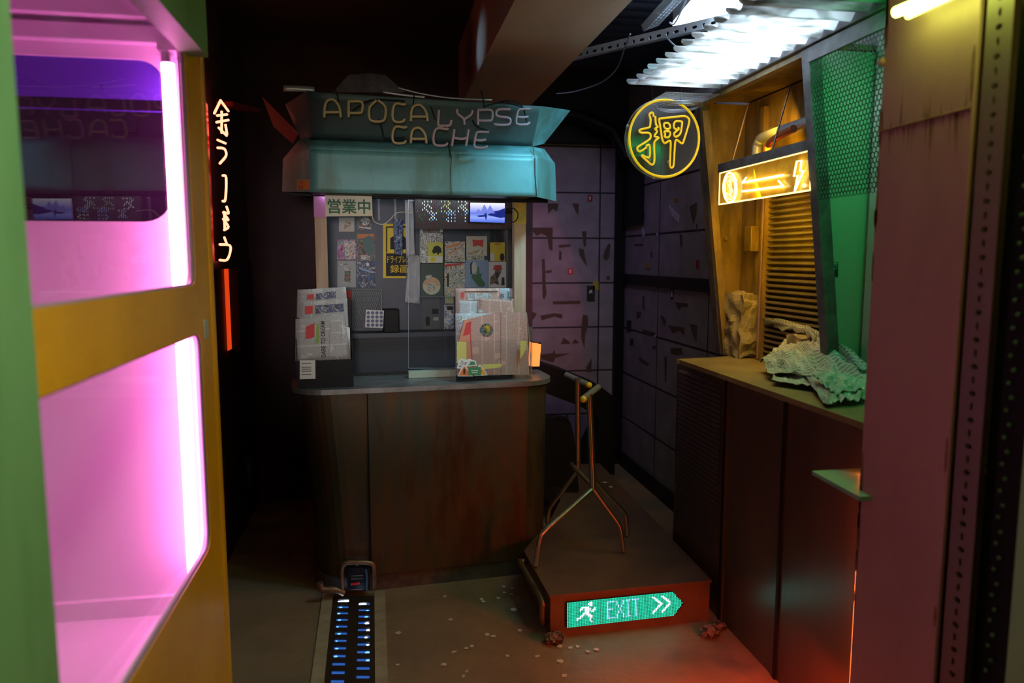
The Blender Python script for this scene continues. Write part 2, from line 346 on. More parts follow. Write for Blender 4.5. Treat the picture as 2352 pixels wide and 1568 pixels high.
# dark horizontal rail on the back of the left alcove
struct('trim_6', MB().tube([(1.05, YB-.2, 2.62), (1.4, YB-.25, 2.6), (1.62, YB-.3, 2.5), (XR-.09, YB-.35, 2.3)], 0.045, 10), m_black)
# drain slab edges
m_edge = mat('cement_edge', (0.4, 0.35, 0.25), 0.7, col2=(0.3, 0.25, 0.17), sc=9, bump=0.2)
gl0, gr0 = PZ(765, 1372, 0), PZ(860, 1372, 0); gl1, gr1 = PZ(745, 1567, 0), PZ(860, 1567, 0)
for i, (q0, q1, wd) in enumerate(((gl0, gl1, -.05), (gr0, gr1, .05))):
    mb = MB(); d = (q1 - q0).normalized(); q0, q1 = q0 - d*.05, q1 + d*.7
    mb.prism([q0 + UP*.002, q1 + UP*.002, q1 + Vector((wd, 0, .002)), q0 + Vector((wd, 0, .002))] if wd > 0 else [q0 + Vector((wd, 0, .002)), q1 + Vector((wd, 0, .002)), q1 + UP*.002, q0 + UP*.002], UP*.006)
    struct('trim_%d' % (7 + i), mb, m_edge)
# torn tape on the walls
m_tape = mat('torn_tape_stain', (0.1, 0.065, 0.05), 0.8)
m_tape2 = mat('torn_paper_pale', (0.5, 0.45, 0.6), 0.8)
def patch(plane, pts, m, name, parent, d=0.002):
    f = (lambda x, y: PY(x, y, YB - .0035)) if plane == 'b' else (lambda x, y: PX(x, y, XR - .0035))
    e = (0, d, 0) if plane == 'b' else (d, 0, 0)
    return MB().prism([f(*p) for p in pts], e).build(name, m, parent)
def z7(x, y): return 1180 + x/3.0152, 380 + y/3.0152
tb = [[(235,262),(312,262),(300,318),(270,300),(240,335)], [(405,262),(452,264),(447,345),(430,320)], [(82,430),(270,430),(268,592),(245,580),(232,490),(190,470),(160,488),(130,455),(100,488),(85,470)],
      [(472,455),(505,455),(500,560),(485,560)], [(450,572),(485,580),(508,700),(480,660),(455,620)], [(195,645),(215,648),(222,830),(228,890),(215,925),(200,920)], [(315,585),(332,600),(330,655),(313,655)],
      [(108,1002),(160,1025),(140,1060),(112,1080)], [(182,1040),(280,1022),(338,1030),(335,1060),(280,1045),(195,1072)], [(480,1030),(512,1040),(515,1110),(495,1170),(490,1268),(468,1200),(468,1110)],
      [(325,1235),(345,1190),(385,1220),(390,1235)], [(405,1232),(425,1200),(455,1228)], [(185,1310),(270,1298),(280,1272),(290,1305),(395,1300),(290,1330),(275,1362),(190,1340)], [(500,1400),(540,1335),(538,1430),(500,1430)],
      [(220,730),(265,722),(262,742),(222,745)], [(310,550),(395,545),(390,562),(312,568)], [(630,590),(655,540),(672,545),(660,640),(640,660),(618,640)], [(640,770),(660,760),(668,785),(650,795)], [(270,940),(465,935),(460,958),(275,960)]]
for t in tb: patch('b', [z7(*p) for p in t][::-1], m_tape, 'torn_tape', wall_back)
tr = [[(1215,285),(1268,252),(1265,330),(1245,405),(1230,350)], [(1148,470),(1165,480),(1168,550),(1155,560)], [(945,600),(955,595),(960,630),(950,637)], [(1112,945),(1205,955),(1203,980),(1160,970),(1145,1000)],
      [(890,905),(905,905),(903,990),(893,995)], [(850,1010),(882,1015),(878,1045),(850,1060)], [(1015,1040),(1048,1050),(1052,1085),(1042,1110)], [(1068,1105),(1180,1120),(1182,1180),(1150,1140),(1100,1160)],
      [(1220,1095),(1268,1105),(1265,1225),(1235,1160)], [(890,1132),(985,1160),(965,1185),(895,1160)], [(868,1322),(935,1370),(930,1388),(870,1350)], [(1043,1320),(1060,1325),(1055,1500),(1047,1495)],
      [(1085,1265),(1160,1262),(1172,1300),(1130,1310),(1088,1300)], [(1125,1450),(1185,1455),(1200,1510),(1160,1480)], [(960,1250),(985,1250),(975,1272),(962,1268)], [(1262,400),(1272,410),(1270,470),(1264,460)], [(835,542),(895,540),(895,553),(838,556)]]
for t in tr: patch('r', [z7(*p) for p in t][::-1], m_tape, 'torn_tape', wall_right)
for t in [[(1075,275),(1105,310),(1145,345),(1140,395),(1120,380),(1085,330)], [(880,425),(900,440),(905,490),(890,495)], [(955,1162),(985,1165),(980,1190),(958,1185)], [(1030,1042),(1048,1045),(1045,1062),(1032,1060)], [(985,465),(1000,470),(998,485),(988,485)]]:
    patch('r', [z7(*p) for p in t][::-1], m_tape2, 'torn_paper', wall_right)
# small stickers
def sticker(plane, box, m, label, extra=None):
    x0, y0, x1, y1 = box; f = (lambda x, y: PY(x, y, YB - .006)) if plane == 'b' else (lambda x, y: PX(x, y, XR - .006))
    e = (0, .002, 0) if plane == 'b' else (.002, 0, 0)
    o = MB().prism([f(*z7(*p)) for p in ((x0, y1), (x1, y1), (x1, y0), (x0, y0))][::-1], e).build('sticker', m); tag(o, label, 'sticker')
    if extra:
        g = (lambda x, y: PY(x, y, YB - .0065)) if plane == 'b' else (lambda x, y: PX(x, y, XR - .0065))
        mb = MB()
        for t in extra: mb.prism([g(*z7(*p)) for p in t][::-1], (0, .0004, 0) if plane == 'b' else (.0004, 0, 0))
        mb.build('print', m_white if m != m_yprint else m_ink, o)
    return o
sticker('b', (375,712,410,753), m_red, 'small square red sticker with a pale figure, low on the tiled back wall', [[(383,722),(402,722),(402,728),(395,728),(397,745),(385,745),(388,732)]])
sticker('b', (512,203,545,250), m_lockred, 'dark red sticker near the top of the tiled back wall, by the blue strip', [[(522,215),(535,215),(530,240),(524,240)]])
sticker('b', (507,832,562,940), m_ink, 'black rectangular notice on the back wall beside the door edge', [[(525,865),(545,860),(540,875),(548,885),(532,880),(522,888)]])
sticker('b', (548,802,588,862), mat('ochre_tag', (0.5, 0.35, 0.05), 0.6), 'ochre square tag overlapping the black notice on the back wall')
sticker('r', (1110,226,1140,247), mat('brown_tag', (0.35, 0.16, 0.03), 0.6), 'small brown tag high on the right wall below the round neon disc')
sticker('r', (916,675,944,715), mat('ochre_tag2', (0.4, 0.25, 0.04), 0.6), 'small ochre sticker on the right wall just above the black rail')
sticker('r', (1260,655,1282,710), m_lockred, 'dark red sticker on the right wall next to the booth post')
sticker('r', (782,1072,812,1150), m_ink, 'tall black sticker on the right wall near the alcove corner')
sticker('r', (805,1200,826,1242), m_ink, 'tiny black sticker on the right wall under the tall black one')
sticker('r', (1085,855,1103,922), m_ink, 'narrow black sticker on the right wall under the black rail', [[(1090,865),(1098,866),(1098,910),(1090,908)]])
sticker('r', (1203,1408,1248,1545), m_ink, 'black poster card on the right wall beside the yellow-lit counter end', [[(1212,1420),(1240,1425),(1238,1435),(1214,1430)], [(1218,1450),(1236,1450),(1228,1470)]])
sticker('r', (876,330,903,360), m_ink, 'black square sticker high on the right wall beside the black panel')

# ============================================================ PLATFORM with EXIT sign
m_plat = mat('rusty_platform', (0.22, 0.13, 0.09), 0.5, 0.4, col2=(0.15, 0.09, 0.065), sc=3.5, bump=0.12, bsc=40)
ptop = PZ(1262, 1368, .19); ptr = PZ(1635, 1332, .19)
F1, F2 = Vector((ptop.x, ptop.y, 0)), Vector((ptr.x, ptr.y, 0))
plat = thing('platform', (1.05, 3.9, 0), 'low rusty metal platform carrying the tube stand, with a lit strip on its front', 'platform')
MB().prism([F1 + UP*.178, F2 + UP*.178, Vector((1.46, 5.3, .178)), Vector((1.02, 5.3, .178)), Vector((1.0, 4.05, .178)), Vector((.87, 3.75, .178)), Vector((.645, 3.35, .178))], UP*.012).build('top_plate', m_plat, plat, bevel=.002)
MB().prism([F1 + Vector((.006,.006,0)), F2 + Vector((-.006,.006,0)), Vector((1.45, 5.29, 0)), Vector((1.03, 5.29, 0)), Vector((1.01, 4.06, 0)), Vector((.875, 3.77, 0)), Vector((.655, 3.35, 0))], UP*.178).build('body', m_plat, plat)
# handle tube on the left side
s0, s1 = Vector((.618, 3.30, .155)), Vector((F1.x-.02, F1.y+.06, .145))
MB().tube(smoothpath([s0+Vector((.05,.02,0)), s0+Vector((.01,0,0)), s0, s0.lerp(s1,.5), s1, s1+Vector((0,-.015,-.03)), s1+Vector((0,-.015,-.09)), s1+Vector((.03,.0,-.1))], 4), .014, 10).build('side_rail', m_copper, plat)
fu = (F2 - F1).normalized(); fn_ = Vector((fu.y, -fu.x, 0))
def FP(px, py, off=0.0): return PP(px, py, F1 + fn_*off, fn_)
ex = thing('exit_sign', FP(1430, 1440), 'lit green LED strip reading EXIT with a running figure on the platform front', 'sign')
e0, e1, e2, e3, e4 = [FP(*q) for q in ((1301, 1440), (1548, 1412), (1570, 1385), (1545, 1357), (1301, 1382))]
MB().prism([e0, e1, e2, e3, e4], fn_*.006).build('backing_board', m_ink, ex)
RUN = ["........##....",".......###....","........##....","...#####......","..##.####..#..","..#..####.##..",".....###.##...","....####......","...##.###.....","..##...###....","###.....##....","#.......#.....","........#.....",".........#...."]
EXT = ["#####.#...#.###.#####","#.....#...#..#....#..","#.....#...#..#....#..","#......#.#...#....#..","#......#.#...#....#..","####....#....#....#..","#.......#....#....#..","#......#.#...#....#..","#......#.#...#....#..","#.....#...#..#....#..","#.....#...#..#....#..","#####.#...#.###...#.."]
CHV = ["##....##....",".##....##...","..##....##..","...##....##.","....##....##",".....##....#","....##....##","...##....##.","..##....##..",".##....##...","##....##....","#.....#....."]
W, H = 74, 17; gm, wm, dm = MB(), MB(), MB()
LL = (e0 - e4).length
def lit(c, r):
    for bm, c0, r0, s_ in ((RUN, 6, 1, 1), (CHV, 54, 2, 1)):
        if r0 <= r < r0+len(bm) and c0 <= c < c0+len(bm[0]) and bm[r-r0][c-c0] == '#': return 2
    c0, r0 = 25, 2
    if r0 <= r < r0+len(EXT) and c0 <= c < c0+len(EXT[0])+3 and (c - c0) < 21 and EXT[r-r0][c-c0] == '#': return 1
    return 0
ulen = (e1 - e0).length * 1.085
for c in range(W):
    for r in range(H):
        u = (c + .5)/W; v = (r + .5)/H
        if u > .915 and abs(v - .5) > .5*(1-(u-.915)/.085): continue
        top = e4.lerp(e3, u*1.085 if u*1.085 < 1 else u*1.085); bot = e0.lerp(e1, u*1.085)
        p = top.lerp(bot, v) + fn_*.0065; q = .0026; l = lit(c, r)
        mb = wm if l == 2 else dm if l == 1 else gm
        mb.add([p - fu*q - UP*q, p + fu*q - UP*q, p + fu*q + UP*q, p - fu*q + UP*q], [(0, 1, 2, 3)])
gm.build('green_led_dots', emi('led_green', (0.02, 0.75, 0.45), 1.15), ex)['kind'] = 'stuff'
wm.build('white_led_dots', emi('led_white', (0.75, 0.85, 1.0), 3.4), ex)['kind'] = 'stuff'
dm.build('exit_lettering', emi('led_pale', (0.3, 0.62, 1.0), 2.2), ex)['kind'] = 'stuff'
# steel stand on the platform
st = thing('tube_stand', (1.1, 3.35, .19), 'bent steel tube stand with yellow capped grips, on the rusty platform', 'stand')
g1, g2, g3, g4 = PZ(1231, 1298, .2), PZ(1432, 1266, .2), PZ(1256, 1200, .2), PZ(1440, 1228, .2)
jf = PY(1362, 1122, 3.25); jb = PY(1328, 1078, 3.52)
def leg(j, kx, ky, foot, name='leg'):
    kn = PP(kx, ky, foot, (0, 1, 0))
    MB().tube(smoothpath([j, j.lerp(kn, .5), kn.lerp(j, .08), kn.lerp(foot, .18), foot], 4), .0125, 10).build(name, m_steel, st)
leg(jf, 1241, 1228, g1); leg(jf, 1424, 1208, g2); leg(jb, 1262, 1165, g3); leg(jf + Vector((.02,.1,.03)), 1437, 1180, g4)
MB().tube([PY(1312, 1066, 3.5), PY(1362, 1116, 3.28)], .0125, 10).build('cross_tube', m_steel, st)
MB().tube([jf, PY(1353, 905, 3.27)], .0145, 12).build('upright', m_steel, st)
MB().tube([jb, PY(1327, 868, 3.52)], .0135, 12).build('upright', m_steel, st)
m_grip = mat('grey_grip', (0.16, 0.17, 0.18), 0.5); m_ycap = mat('yellow_cap', (0.85, 0.6, 0.03), 0.4)
h1 = MB().tube([PY(1338, 917, 3.22), PY(1374, 889, 3.4)], .0155, 12).build('grip', m_grip, st)
MB().ball(PY(1340, 917, 3.215), .0165).build('end_cap', m_ycap, h1)
h2 = MB().tube([PY(1300, 860, 3.62), PY(1350, 883, 3.5)], .015, 12).build('grip', m_grip, st)
MB().ball(PY(1353, 884, 3.49), .016).build('end_cap', m_ycap, h2)
# black board and curved black panel
bb = MB().prism([PY(x, y, 4.15) for x, y in ((1225, 1105), (1330, 1128), (1318, 1000), (1310, 968), (1300, 960), (1225, 956))][::-1], (0, .06, 0))
bo = bb.build('leaning_board', m_black); tag(bo, 'black round-cornered board standing on the platform behind the kiosk counter', 'board')
MB().tube(smoothpath([PY(x, y, 4.13) for x, y in ((1274, 962), (1285, 955), (1300, 957), (1303, 952), (1305, 965))], 4), .004, 6).build('cord', m_black, bo)
cp = MB().prism([PY(x, y, 4.75) for x, y in ((1225, 828), (1300, 853), (1375, 884), (1412, 912), (1412, 1090), (1325, 1090), (1378, 975), (1372, 955), (1330, 932), (1225, 892))][::-1], (0, .22, 0))
tag(cp.build('curved_panel', m_black), 'black curved panel sweeping down behind the tube stand, in front of the tiled wall', 'panel')

# ============================================================ KIOSK
ki = thing('kiosk', K0 + KV*.5, 'weathered metal kiosk with teal awning and rounded counter, behind the floor grating', 'kiosk')
def plan(al, ar, wf, wbk, r, n=8):
    """rounded front corners, straight back"""
    o = [(al, wbk)]
    for i in range(n+1): t = math.pi + math.pi/2*i/n; o.append((al+r + r*math.cos(t), wf+r + r*math.sin(t)))
    for i in range(n+1): t = 1.5*math.pi + math.pi/2*i/n; o.append((ar-r + r*math.cos(t), wf+r + r*math.sin(t)))
    o.append((ar, wbk)); return o
def loft(mb, loops, cap=True):
    n = len(loops[0]); vs = [p for l in loops for p in l]
    mb.add(vs, [(i*n+j, i*n+(j+1) % n, (i+1)*n+(j+1) % n, (i+1)*n+j) for i in range(len(loops)-1) for j in range(n)], smooth=False)
    if cap: mb.add(loops[0], [list(range(n))[::-1]]); mb.add(loops[-1], [list(range(n))])
    return mb
mb = MB()
# walls of the counter: hollow shell, open at the back
loops = []
for z, al, ar, wf in ((.085, -.575, .575, 0), (.5, -.6, .58, -.004), (.975, -.635, .585, -.012)):
    loops.append([k(a_, w_, z) for a_, w_ in plan(al, ar, wf, .6, .17)])
loft(mb, loops); mb.build('counter_body', m_body, ki)
MB().kbox(-.33-.003, -.33+.003, -.013, -.002, .1, .97).build('seam', m_black, ki)
mb = MB(); loft(mb, [[k(a_, w_, z) for a_, w_ in plan(-.59, .57, .015, .6, .15)] for z in (0, .085)]); mb.build('plinth', m_frame, ki)
mb = MB(); loft(mb, [[k(a_, w_, z) for a_, w_ in plan(-.675, .6, -.03, .34, .17)] for z in (.977, 1.0)]); mb.build('counter_top', m_rim, ki, bevel=.003)
# posts
for (x0, x1) in ((725, 753), (1181, 1208)):
    a0_, a1_ = kaz(x0, 600, .16)[0], kaz(x1, 600, .16)[0]
    MB().kbox(a0_, a1_, .16, .2, 1.0, 1.93).build('post', m_wood, ki, bevel=.002)
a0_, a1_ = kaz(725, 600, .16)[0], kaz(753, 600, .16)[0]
MB().kbox(a0_-.001, a1_+.001, .158, .16, 1.79, 1.93).build('magenta_patch', mat('magenta_patch', (.5,.15,.4), .5), ki)  # magenta patch over the top of the left post
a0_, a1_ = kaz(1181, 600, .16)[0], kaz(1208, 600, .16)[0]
MB().kbox(a0_-.001, a1_+.001, .158, .16, 1.77, 1.93).build('ochre_patch', mat('ochre_patch', (.5,.36,.05), .5, col2=(.3,.24,.05), sc=20), ki)  # ochre patch over the top of the right post
# side panels, back, floor of booth
aL, aR = kaz(740, 600, .16)[0], kaz(1195, 600, .16)[0]
MB().kbox(aL-.01, aL+.01, .2, .95, 1.0, 1.93).build('side_panel', m_slate, ki)
MB().kbox(aR-.01, aR+.01, .2, .95, 1.0, 1.93).build('side_panel', m_slate, ki)
BW = .82
MB().kbox(aL-.01, aR+.01, BW, BW+.03, 0, 1.97).build('back_panel', m_slate, ki)
MB().kbox(aL+.01, aR-.01, .66, BW, 1.16, 1.185).build('back_shelf', m_slate, ki)
MB().kbox(aL+.01, aR-.01, .7, .72, 0.6, 1.16).build('shelf_front', mat('dark_front', (0.045, 0.05, 0.06), 0.6), ki)
MB().kbox(aL-.08, aR+.08, .02, BW, 1.93, 1.95).build('roof_panel', m_black, ki)
# perforated strip under the shelf
mb = MB(); a_ = aL + .03; i = 0
while a_ < aR - .05:
    for j in range(5): mb.add([k(a_+.006*(j % 2)+q*.0035, .699, 1.125-j*.011+r_*.003) for q, r_ in ((-1, 0), (0, -1), (1, 0), (0, 1))], [(0, 1, 2, 3)])
    a_ += .012
mb.build('perforations', m_ink, ki)['kind'] = 'stuff'
# awning: lower skirt, waist, sign board, wings
z_b, z_s, z_w, z_t = 1.882, 2.065, 2.125, 2.3
fL, fR = -.556, .464
def sheet(name, pts, m, th=.006, parent=ki, bevel=0, nsub=None):
    pts = [Vector(p) for p in pts]; n = (pts[1]-pts[0]).cross(pts[-1]-pts[0]).normalized()
    return MB().prism(pts, n*(-th)).build(name, m, parent, bevel=bevel)
def dent(u, v): return -KV*(.004*noise.noise(Vector((u*5, v*3, 1))) )
MB().quadpatch([k(fL, -.1, z_b), k(fR, -.1, z_b), k(fR, -.1, z_s), k(fL, -.1, z_s)], 24, 8, dent).build('awning_skirt', m_teal, ki, solid=.006)
MB().quadpatch([k(fL, -.1, z_s), k(fR, -.1, z_s), k(fR, -.0, z_w), k(fL, -.0, z_w)], 24, 3).build('awning_slope', m_teal, ki, solid=.006)
tl, tr_ = kaz(706, 208, -.12), kaz(1240, 240, -.12)
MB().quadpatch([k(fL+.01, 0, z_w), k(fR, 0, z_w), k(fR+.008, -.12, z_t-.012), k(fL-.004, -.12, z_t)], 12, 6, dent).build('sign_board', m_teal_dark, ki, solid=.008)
# right side: chamfered skirt side, slope side, upper wing
def kp(px, py, w): return KP(px, py, w)
sheet('awning_side', [k(fR, -.1, z_b), kp(1278, 462, .12), kp(1275, 376, .1), k(fR, -.1, z_s)], m_teal)
sheet('awning_side_slope', [k(fR, -.1, z_s), kp(1275, 376, .1), kp(1250, 342, .08), k(fR, 0, z_w)], m_teal)
sheet('upper_wing', [k(fR, 0, z_w), kp(1250, 330, .06), kp(1310, 254, .02), k(fR+.008, -.12, z_t-.012)], m_teal)
sheet('awning_side', [kp(648, 440, .12), k(fL, -.1, z_b), k(fL, -.1, z_s), kp(650, 365, .1)], m_teal)
sheet('awning_side_slope', [kp(650, 365, .1), k(fL, -.1, z_s), k(fL+.01, 0, z_w), kp(690, 318, .08)], m_teal)
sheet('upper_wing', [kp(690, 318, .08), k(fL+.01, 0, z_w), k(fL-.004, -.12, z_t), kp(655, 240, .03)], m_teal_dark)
MB().quadpatch([k(fL-.1, .12, z_b+.002), k(fR+.12, .12, z_b-.01), k(fR+.1, .14, z_w), k(fL-.08, .14, z_w)], 2, 2, smooth=False).build('inner_board', m_black, ki, solid=.004)
MB().kbox(fL, fR, -.095, .12, z_b+.004, z_b+.012).build('soffit', m_black, ki)
# corner strip, cracks
for seam_ in ([(1036, 335), (1037, 360), (1035, 400), (1037, 448)], [(1223, 330), (1229, 366), (1229, 400), (1233, 450)]):
    MB().tube([kp(x, y, -.107 if y > 355 else -.055) for x, y in seam_], .0016, 5).build('seam_crack', m_ink, ki)
# thin metal strips lying on the roof edge
m_strip = mat('pale_metal_strip', (0.75, 0.8, 0.85), 0.35, 0.5)
def strip(pts, w, label, px=None):
    pts = [kp(x, y, d) for x, y, d in pts]; mb = MB(); P_ = smoothpath(pts, 4); n = len(P_)
    vs = [p for p in P_] + [p - UP*w for p in P_]
    mb.add(vs, [(i, i+1, n+i+1, n+i) for i in range(n-1)], smooth=True)
    return tag(mb.build('metal_strip', m_strip, solid=.002), label, 'metal strip')
strip([(650, 196, -.06), (690, 197, -.06), (722, 200, -.06)], .024, 'short pale strip jutting left from the kiosk roof edge')
strip([(915, 200, -.1), (970, 214, -.1), (1040, 224, -.1), (1130, 228, -.1)], .006, 'long pale curved strip along the kiosk roof edge')
strip([(880, 209, -.13), (920, 215, -.13), (975, 221, -.13)], .008, 'short greenish strip tucked under the long curved strip')
dm_ = MB().prism([KP(x, y, .5) for x, y in ((765, 212), (800, 172), (850, 168), (885, 172), (930, 212))][::-1], KV*.2)
tag(dm_.build('roof_box', m_frame), 'dark hunched box on top of the kiosk behind the neon lettering', 'box')
# small CCTV notice on the left awning side
pA = [kp(x, y, .02) + Vector((-.0, -.0, 0)) for x, y in ((683, 436), (711, 436), (711, 412), (683, 413))]
# put it on the chamfered side plane
q0, q1, q3 = kp(648, 440, .12), k(fL, -.1, z_b), kp(650, 365, .1); nS = (q1-q0).cross(q3-q0).normalized(); nS = nS if nS.y < 0 else -nS
def SP(x, y, o=0.004): return PP(x, y, q0 + nS*o, nS)
nt_ = thing('warning_notice', SP(697, 436), 'small orange CCTV notice on the left side of the awning', 'notice')
MB().prism([SP(x, y) for x, y in ((683, 436), (711, 436), (711, 412), (683, 413))], nS*.002).build('plate', mat('orange_notice', (0.55, 0.2, 0.05), 0.6), nt_)
u_ = (SP(711, 436) - SP(683, 436)).normalized()
MB().text('CCTV', SP(685, 423, .0065), u_, UP, .045, .013).build('lettering', m_ink, nt_)
MB().text('PROTECTED', SP(685, 434, .0065), u_, UP, .045, .013).build('lettering', m_ink, nt_)

# ---- neon lettering APOCALYPSE CACHE (unlit)
m_neon_off = mat('unlit_neon_glass_glow', (0.42, 0.33, 0.13), 0.25, col2=(0.42, 0.32, 0.2), sc=1.2, emit=(1, .75, .35), es=.012)  # faint glow added although the tubes are unlit
m_neon_off2 = mat('unlit_neon_glass_pink_glow', (0.4, 0.27, 0.3), 0.25, emit=(1, .7, .6), es=.015)  # pinker copy for the right letters, also given a faint glow
ns = thing('neon_lettering', k(0, -.16, z_w), 'unlit neon lettering APOCALYPSE CACHE along the top of the kiosk', 'neon sign')
G = {'A': [[(0,0),(.05,.7),(.25,1),(.6,1),(.9,.6),(1,0)], [(.03,.3),(.9,.3)]], 'P': [[(.05,0),(.05,.95),(.2,1),(.85,1),(1,.8),(.95,.35),(.75,.28),(.1,.28)]],
     'O': [[(.45,1),(.1,.75),(0,.6),(0,.2),(.2,0),(.8,0),(1,.2),(1,.7),(.55,1)]], 'C': [[(1,1),(.85,.93),(.3,1),(.05,.75),(0,.25),(.2,0),(.8,0),(.95,.15)]],
     'L': [[(.1,1),(.05,.1),(.15,0),(.8,0),(.95,.1),(1,.35)]], 'Y': [[(.05,1),(.1,.7),(.45,.4),(.5,0)], [(1,.95),(.9,.65),(.5,.38)]],
     'S': [[(1,1),(.3,1),(.1,.8),(.2,.55),(.85,.45),(1,.25),(.85,0),(.1,0),(0,.1)]], 'E': [[(1,1),(.35,1),(.12,.85),(0,.2),(.15,0),(.75,0),(.95,.15)],[(.06,.5),(.45,.46),(.85,.5)]],
     'H': [[(.15,1),(0,0)], [(1,1),(.85,0)], [(.08,.5),(.6,.42),(.9,.5)]], 'E2': [[(1,1),(.3,1),(.12,.85),(0,.15),(.2,0),(.7,0),(.9,.12)],[(.06,.5),(.45,.46),(.8,.52)]]}
for i, (ch, x0, y0, x1, y1) in enumerate([('A',472,260,597,390),('P',650,270,760,390),('O',810,262,930,418),('C',985,285,1080,422),('A',1122,300,1248,420),('L',1322,335,1425,452),('Y',1462,330,1585,447),('P',1620,335,1735,445),('S',1750,330,1870,445),('E',1912,328,2020,443),
        ('C',985,458,1090,582),('A',1122,472,1240,585),('C',1292,470,1402,600),('H',1430,480,1555,605),('E2',1598,500,1708,618)]):
    mb = MB()
    for st_ in G[ch]:
        mb.tube(smoothpath([KP(600+(x0+a_*(x1-x0))/3.267, 150+(y1-b_*(y1-y0))/3.267, -.17) for a_, b_ in st_], 3), .0056, 8)
    mb.build('neon_letter_' + ch[0].lower(), m_neon_off if x0 < 1250 else m_neon_off2, ns)
for pth in ([(770,205),(776,225),(778,258)], [(952,214),(950,232),(947,262)], [(808,255),(850,230),(900,230),(930,232)], [(870,272),(878,300),(885,318),(930,315)], [(990,245),(1000,275)], [(1110,245),(1150,235),(1180,240),(1208,250)],
            [(1030,330),(1032,345),(1036,360)], [(1085,275),(1095,290),(1120,300)], [(1150,232),(1178,232),(1200,245),(1210,280)], [(1105,208),(1110,228),(1112,250)]):
    MB().tube(smoothpath([KP(x, y, -.155 + .05*(y > 320)) for x, y in pth], 4), .0032, 6).build('cable', m_black, ns)

# ---- open-for-business sign
sg = thing('open_sign', KP(801, 497, .1), 'cream sign with three green characters hanging at the kiosk window top left', 'sign')
MB().prism([KP(x, y, .1) for x, y in ((748, 497), (856, 496), (854, 446), (746, 447))][::-1], KV*.004).build('board', mat('cream_board', (0.62, 0.62, 0.45), 0.5), sg)
o_ = KP(753, 490, .0985); q_ = KP(851, 489, .0985)
MB().text('営業中', o_, KU, UP, (q_-o_).length, (KP(753, 456, .0985)-o_).length, .0008, .02).build('lettering', mat('green_ink', (0.02, 0.14, 0.07), 0.6), sg)

# ---- posters etc.
def kposter(box, wpl, m, label, parts=(), name='poster', cat='poster', border=None, tilt=0, th=.0015):
    x0, y0, x1, y1 = box; c = [z4(x0, y1), z4(x1, y1), z4(x1, y0), z4(x0, y0)]
    mx_, my_ = (c[0][0]+c[2][0])/2, (c[0][1]+c[2][1])/2; t = math.radians(tilt)
    c = [(mx_+(x-mx_)*math.cos(t)-(y-my_)*math.sin(t), my_+(x-mx_)*math.sin(t)+(y-my_)*math.cos(t)) for x, y in c]
    P4 = [KP(x, y, wpl) for x, y in c]
    o = MB().prism(P4, KV*th).build(name, m); o.location += Vector((0, 0, 0)); tag(o, label, cat)
    for i, (pn, pts, pm) in enumerate(parts):
        q = [KP(*z4(x, y), wpl - .0008 - i*.0003) for x, y in pts]
        MB().prism(q, KV*.0003).build(pn, pm, o)
    return o
def ell(cx, cy, rx, ry, n=20): return [(cx+rx*math.cos(2*math.pi*i/n), cy+ry*math.sin(2*math.pi*i/n)) for i in range(n)][::-1]
W8 = (0.75, 0.74, 0.7); K8 = (0.03, 0.03, 0.03)
a_bw = art('art_black_white', [W8, K8, W8, K8, W8], 60); a_com = art('art_comic', [W8, (.6,.3,.15), W8, K8, W8, (.3,.35,.5)], 45)
a_dk = art('art_dark', [K8, (.3,.12,.05), (.05,.1,.12), (.25,.28,.2), K8], 30); a_pk = art('art_pink', [(.7,.12,.5), K8, (.8,.3,.6), (.1,.35,.25), (.5,.1,.35)], 35)
a_bl = art('art_blue', [(.02,.03,.08), (.05,.12,.3), (.01,.01,.03), (.4,.42,.45), (.03,.05,.12)], 30); a_gr = art('art_grey', [(.45,.47,.48), (.3,.31,.3), (.5,.5,.5)], 25)
a_cr = art('art_cream', [(.65,.6,.5), (.4,.25,.15), (.65,.6,.5), (.7,.66,.56)], 25); a_br = art('art_brown', [(.35,.15,.05), (.65,.6,.5), (.3,.2,.1)], 50)
a_db = art('art_drape', [(.02,.03,.06), (.1,.16,.3), (.02,.03,.06), (.3,.38,.5)], 90)
m_sky = mat('poster_blue', (0.28, 0.38, 0.62), 0.5); m_gdress = mat('poster_green', (0.06, 0.16, 0.07), 0.5); m_cream = mat('poster_cream', (0.62, 0.57, 0.47), 0.6)
m_skin = mat('poster_pale', (0.7, 0.62, 0.55), 0.6); m_org = mat('poster_orange', (0.7, 0.25, 0.08), 0.6); m_gry = mat('poster_grey', (0.4, 0.43, 0.43), 0.6)
m_dgn = mat('poster_dark_green', (0.04, 0.07, 0.06), 0.5)
B_ = BW - .004
kposter((262,230,380,340), B_, m_cream, 'cream flyer with a brown figure, below the green-lettered sign', [('figure', [(305,325),(300,280),(320,255),(330,235),(345,255),(360,250),(350,290),(352,325),(330,300)], a_br)])
kposter((405,222,512,325), B_, a_dk, 'dark sticker with a white horned mask, right of the brown figure flyer', [('mask', ell(462,260,35,32), a_bw), ('caption', [(415,300),(505,310),(505,320),(415,308)], m_white)])
kposter((248,400,395,555), B_, a_pk, 'magenta and green comic poster in the left poster column', [('panel', [(300,410),(385,410),(385,550),(310,550)], a_com)])
kposter((400,355,540,562), B_, a_dk, 'dark poster with orange top and a teal shape, beside the magenta one', [('banner', [(402,395),(530,375),(530,358),(402,358)], m_org), ('shape', [(450,480),(445,400),(490,365),(520,400),(535,500),(500,520)], mat('poster_teal', (.05,.14,.13), .5)), ('caption', [(430,555),(500,555),(500,520),(430,520)], a_bw)])
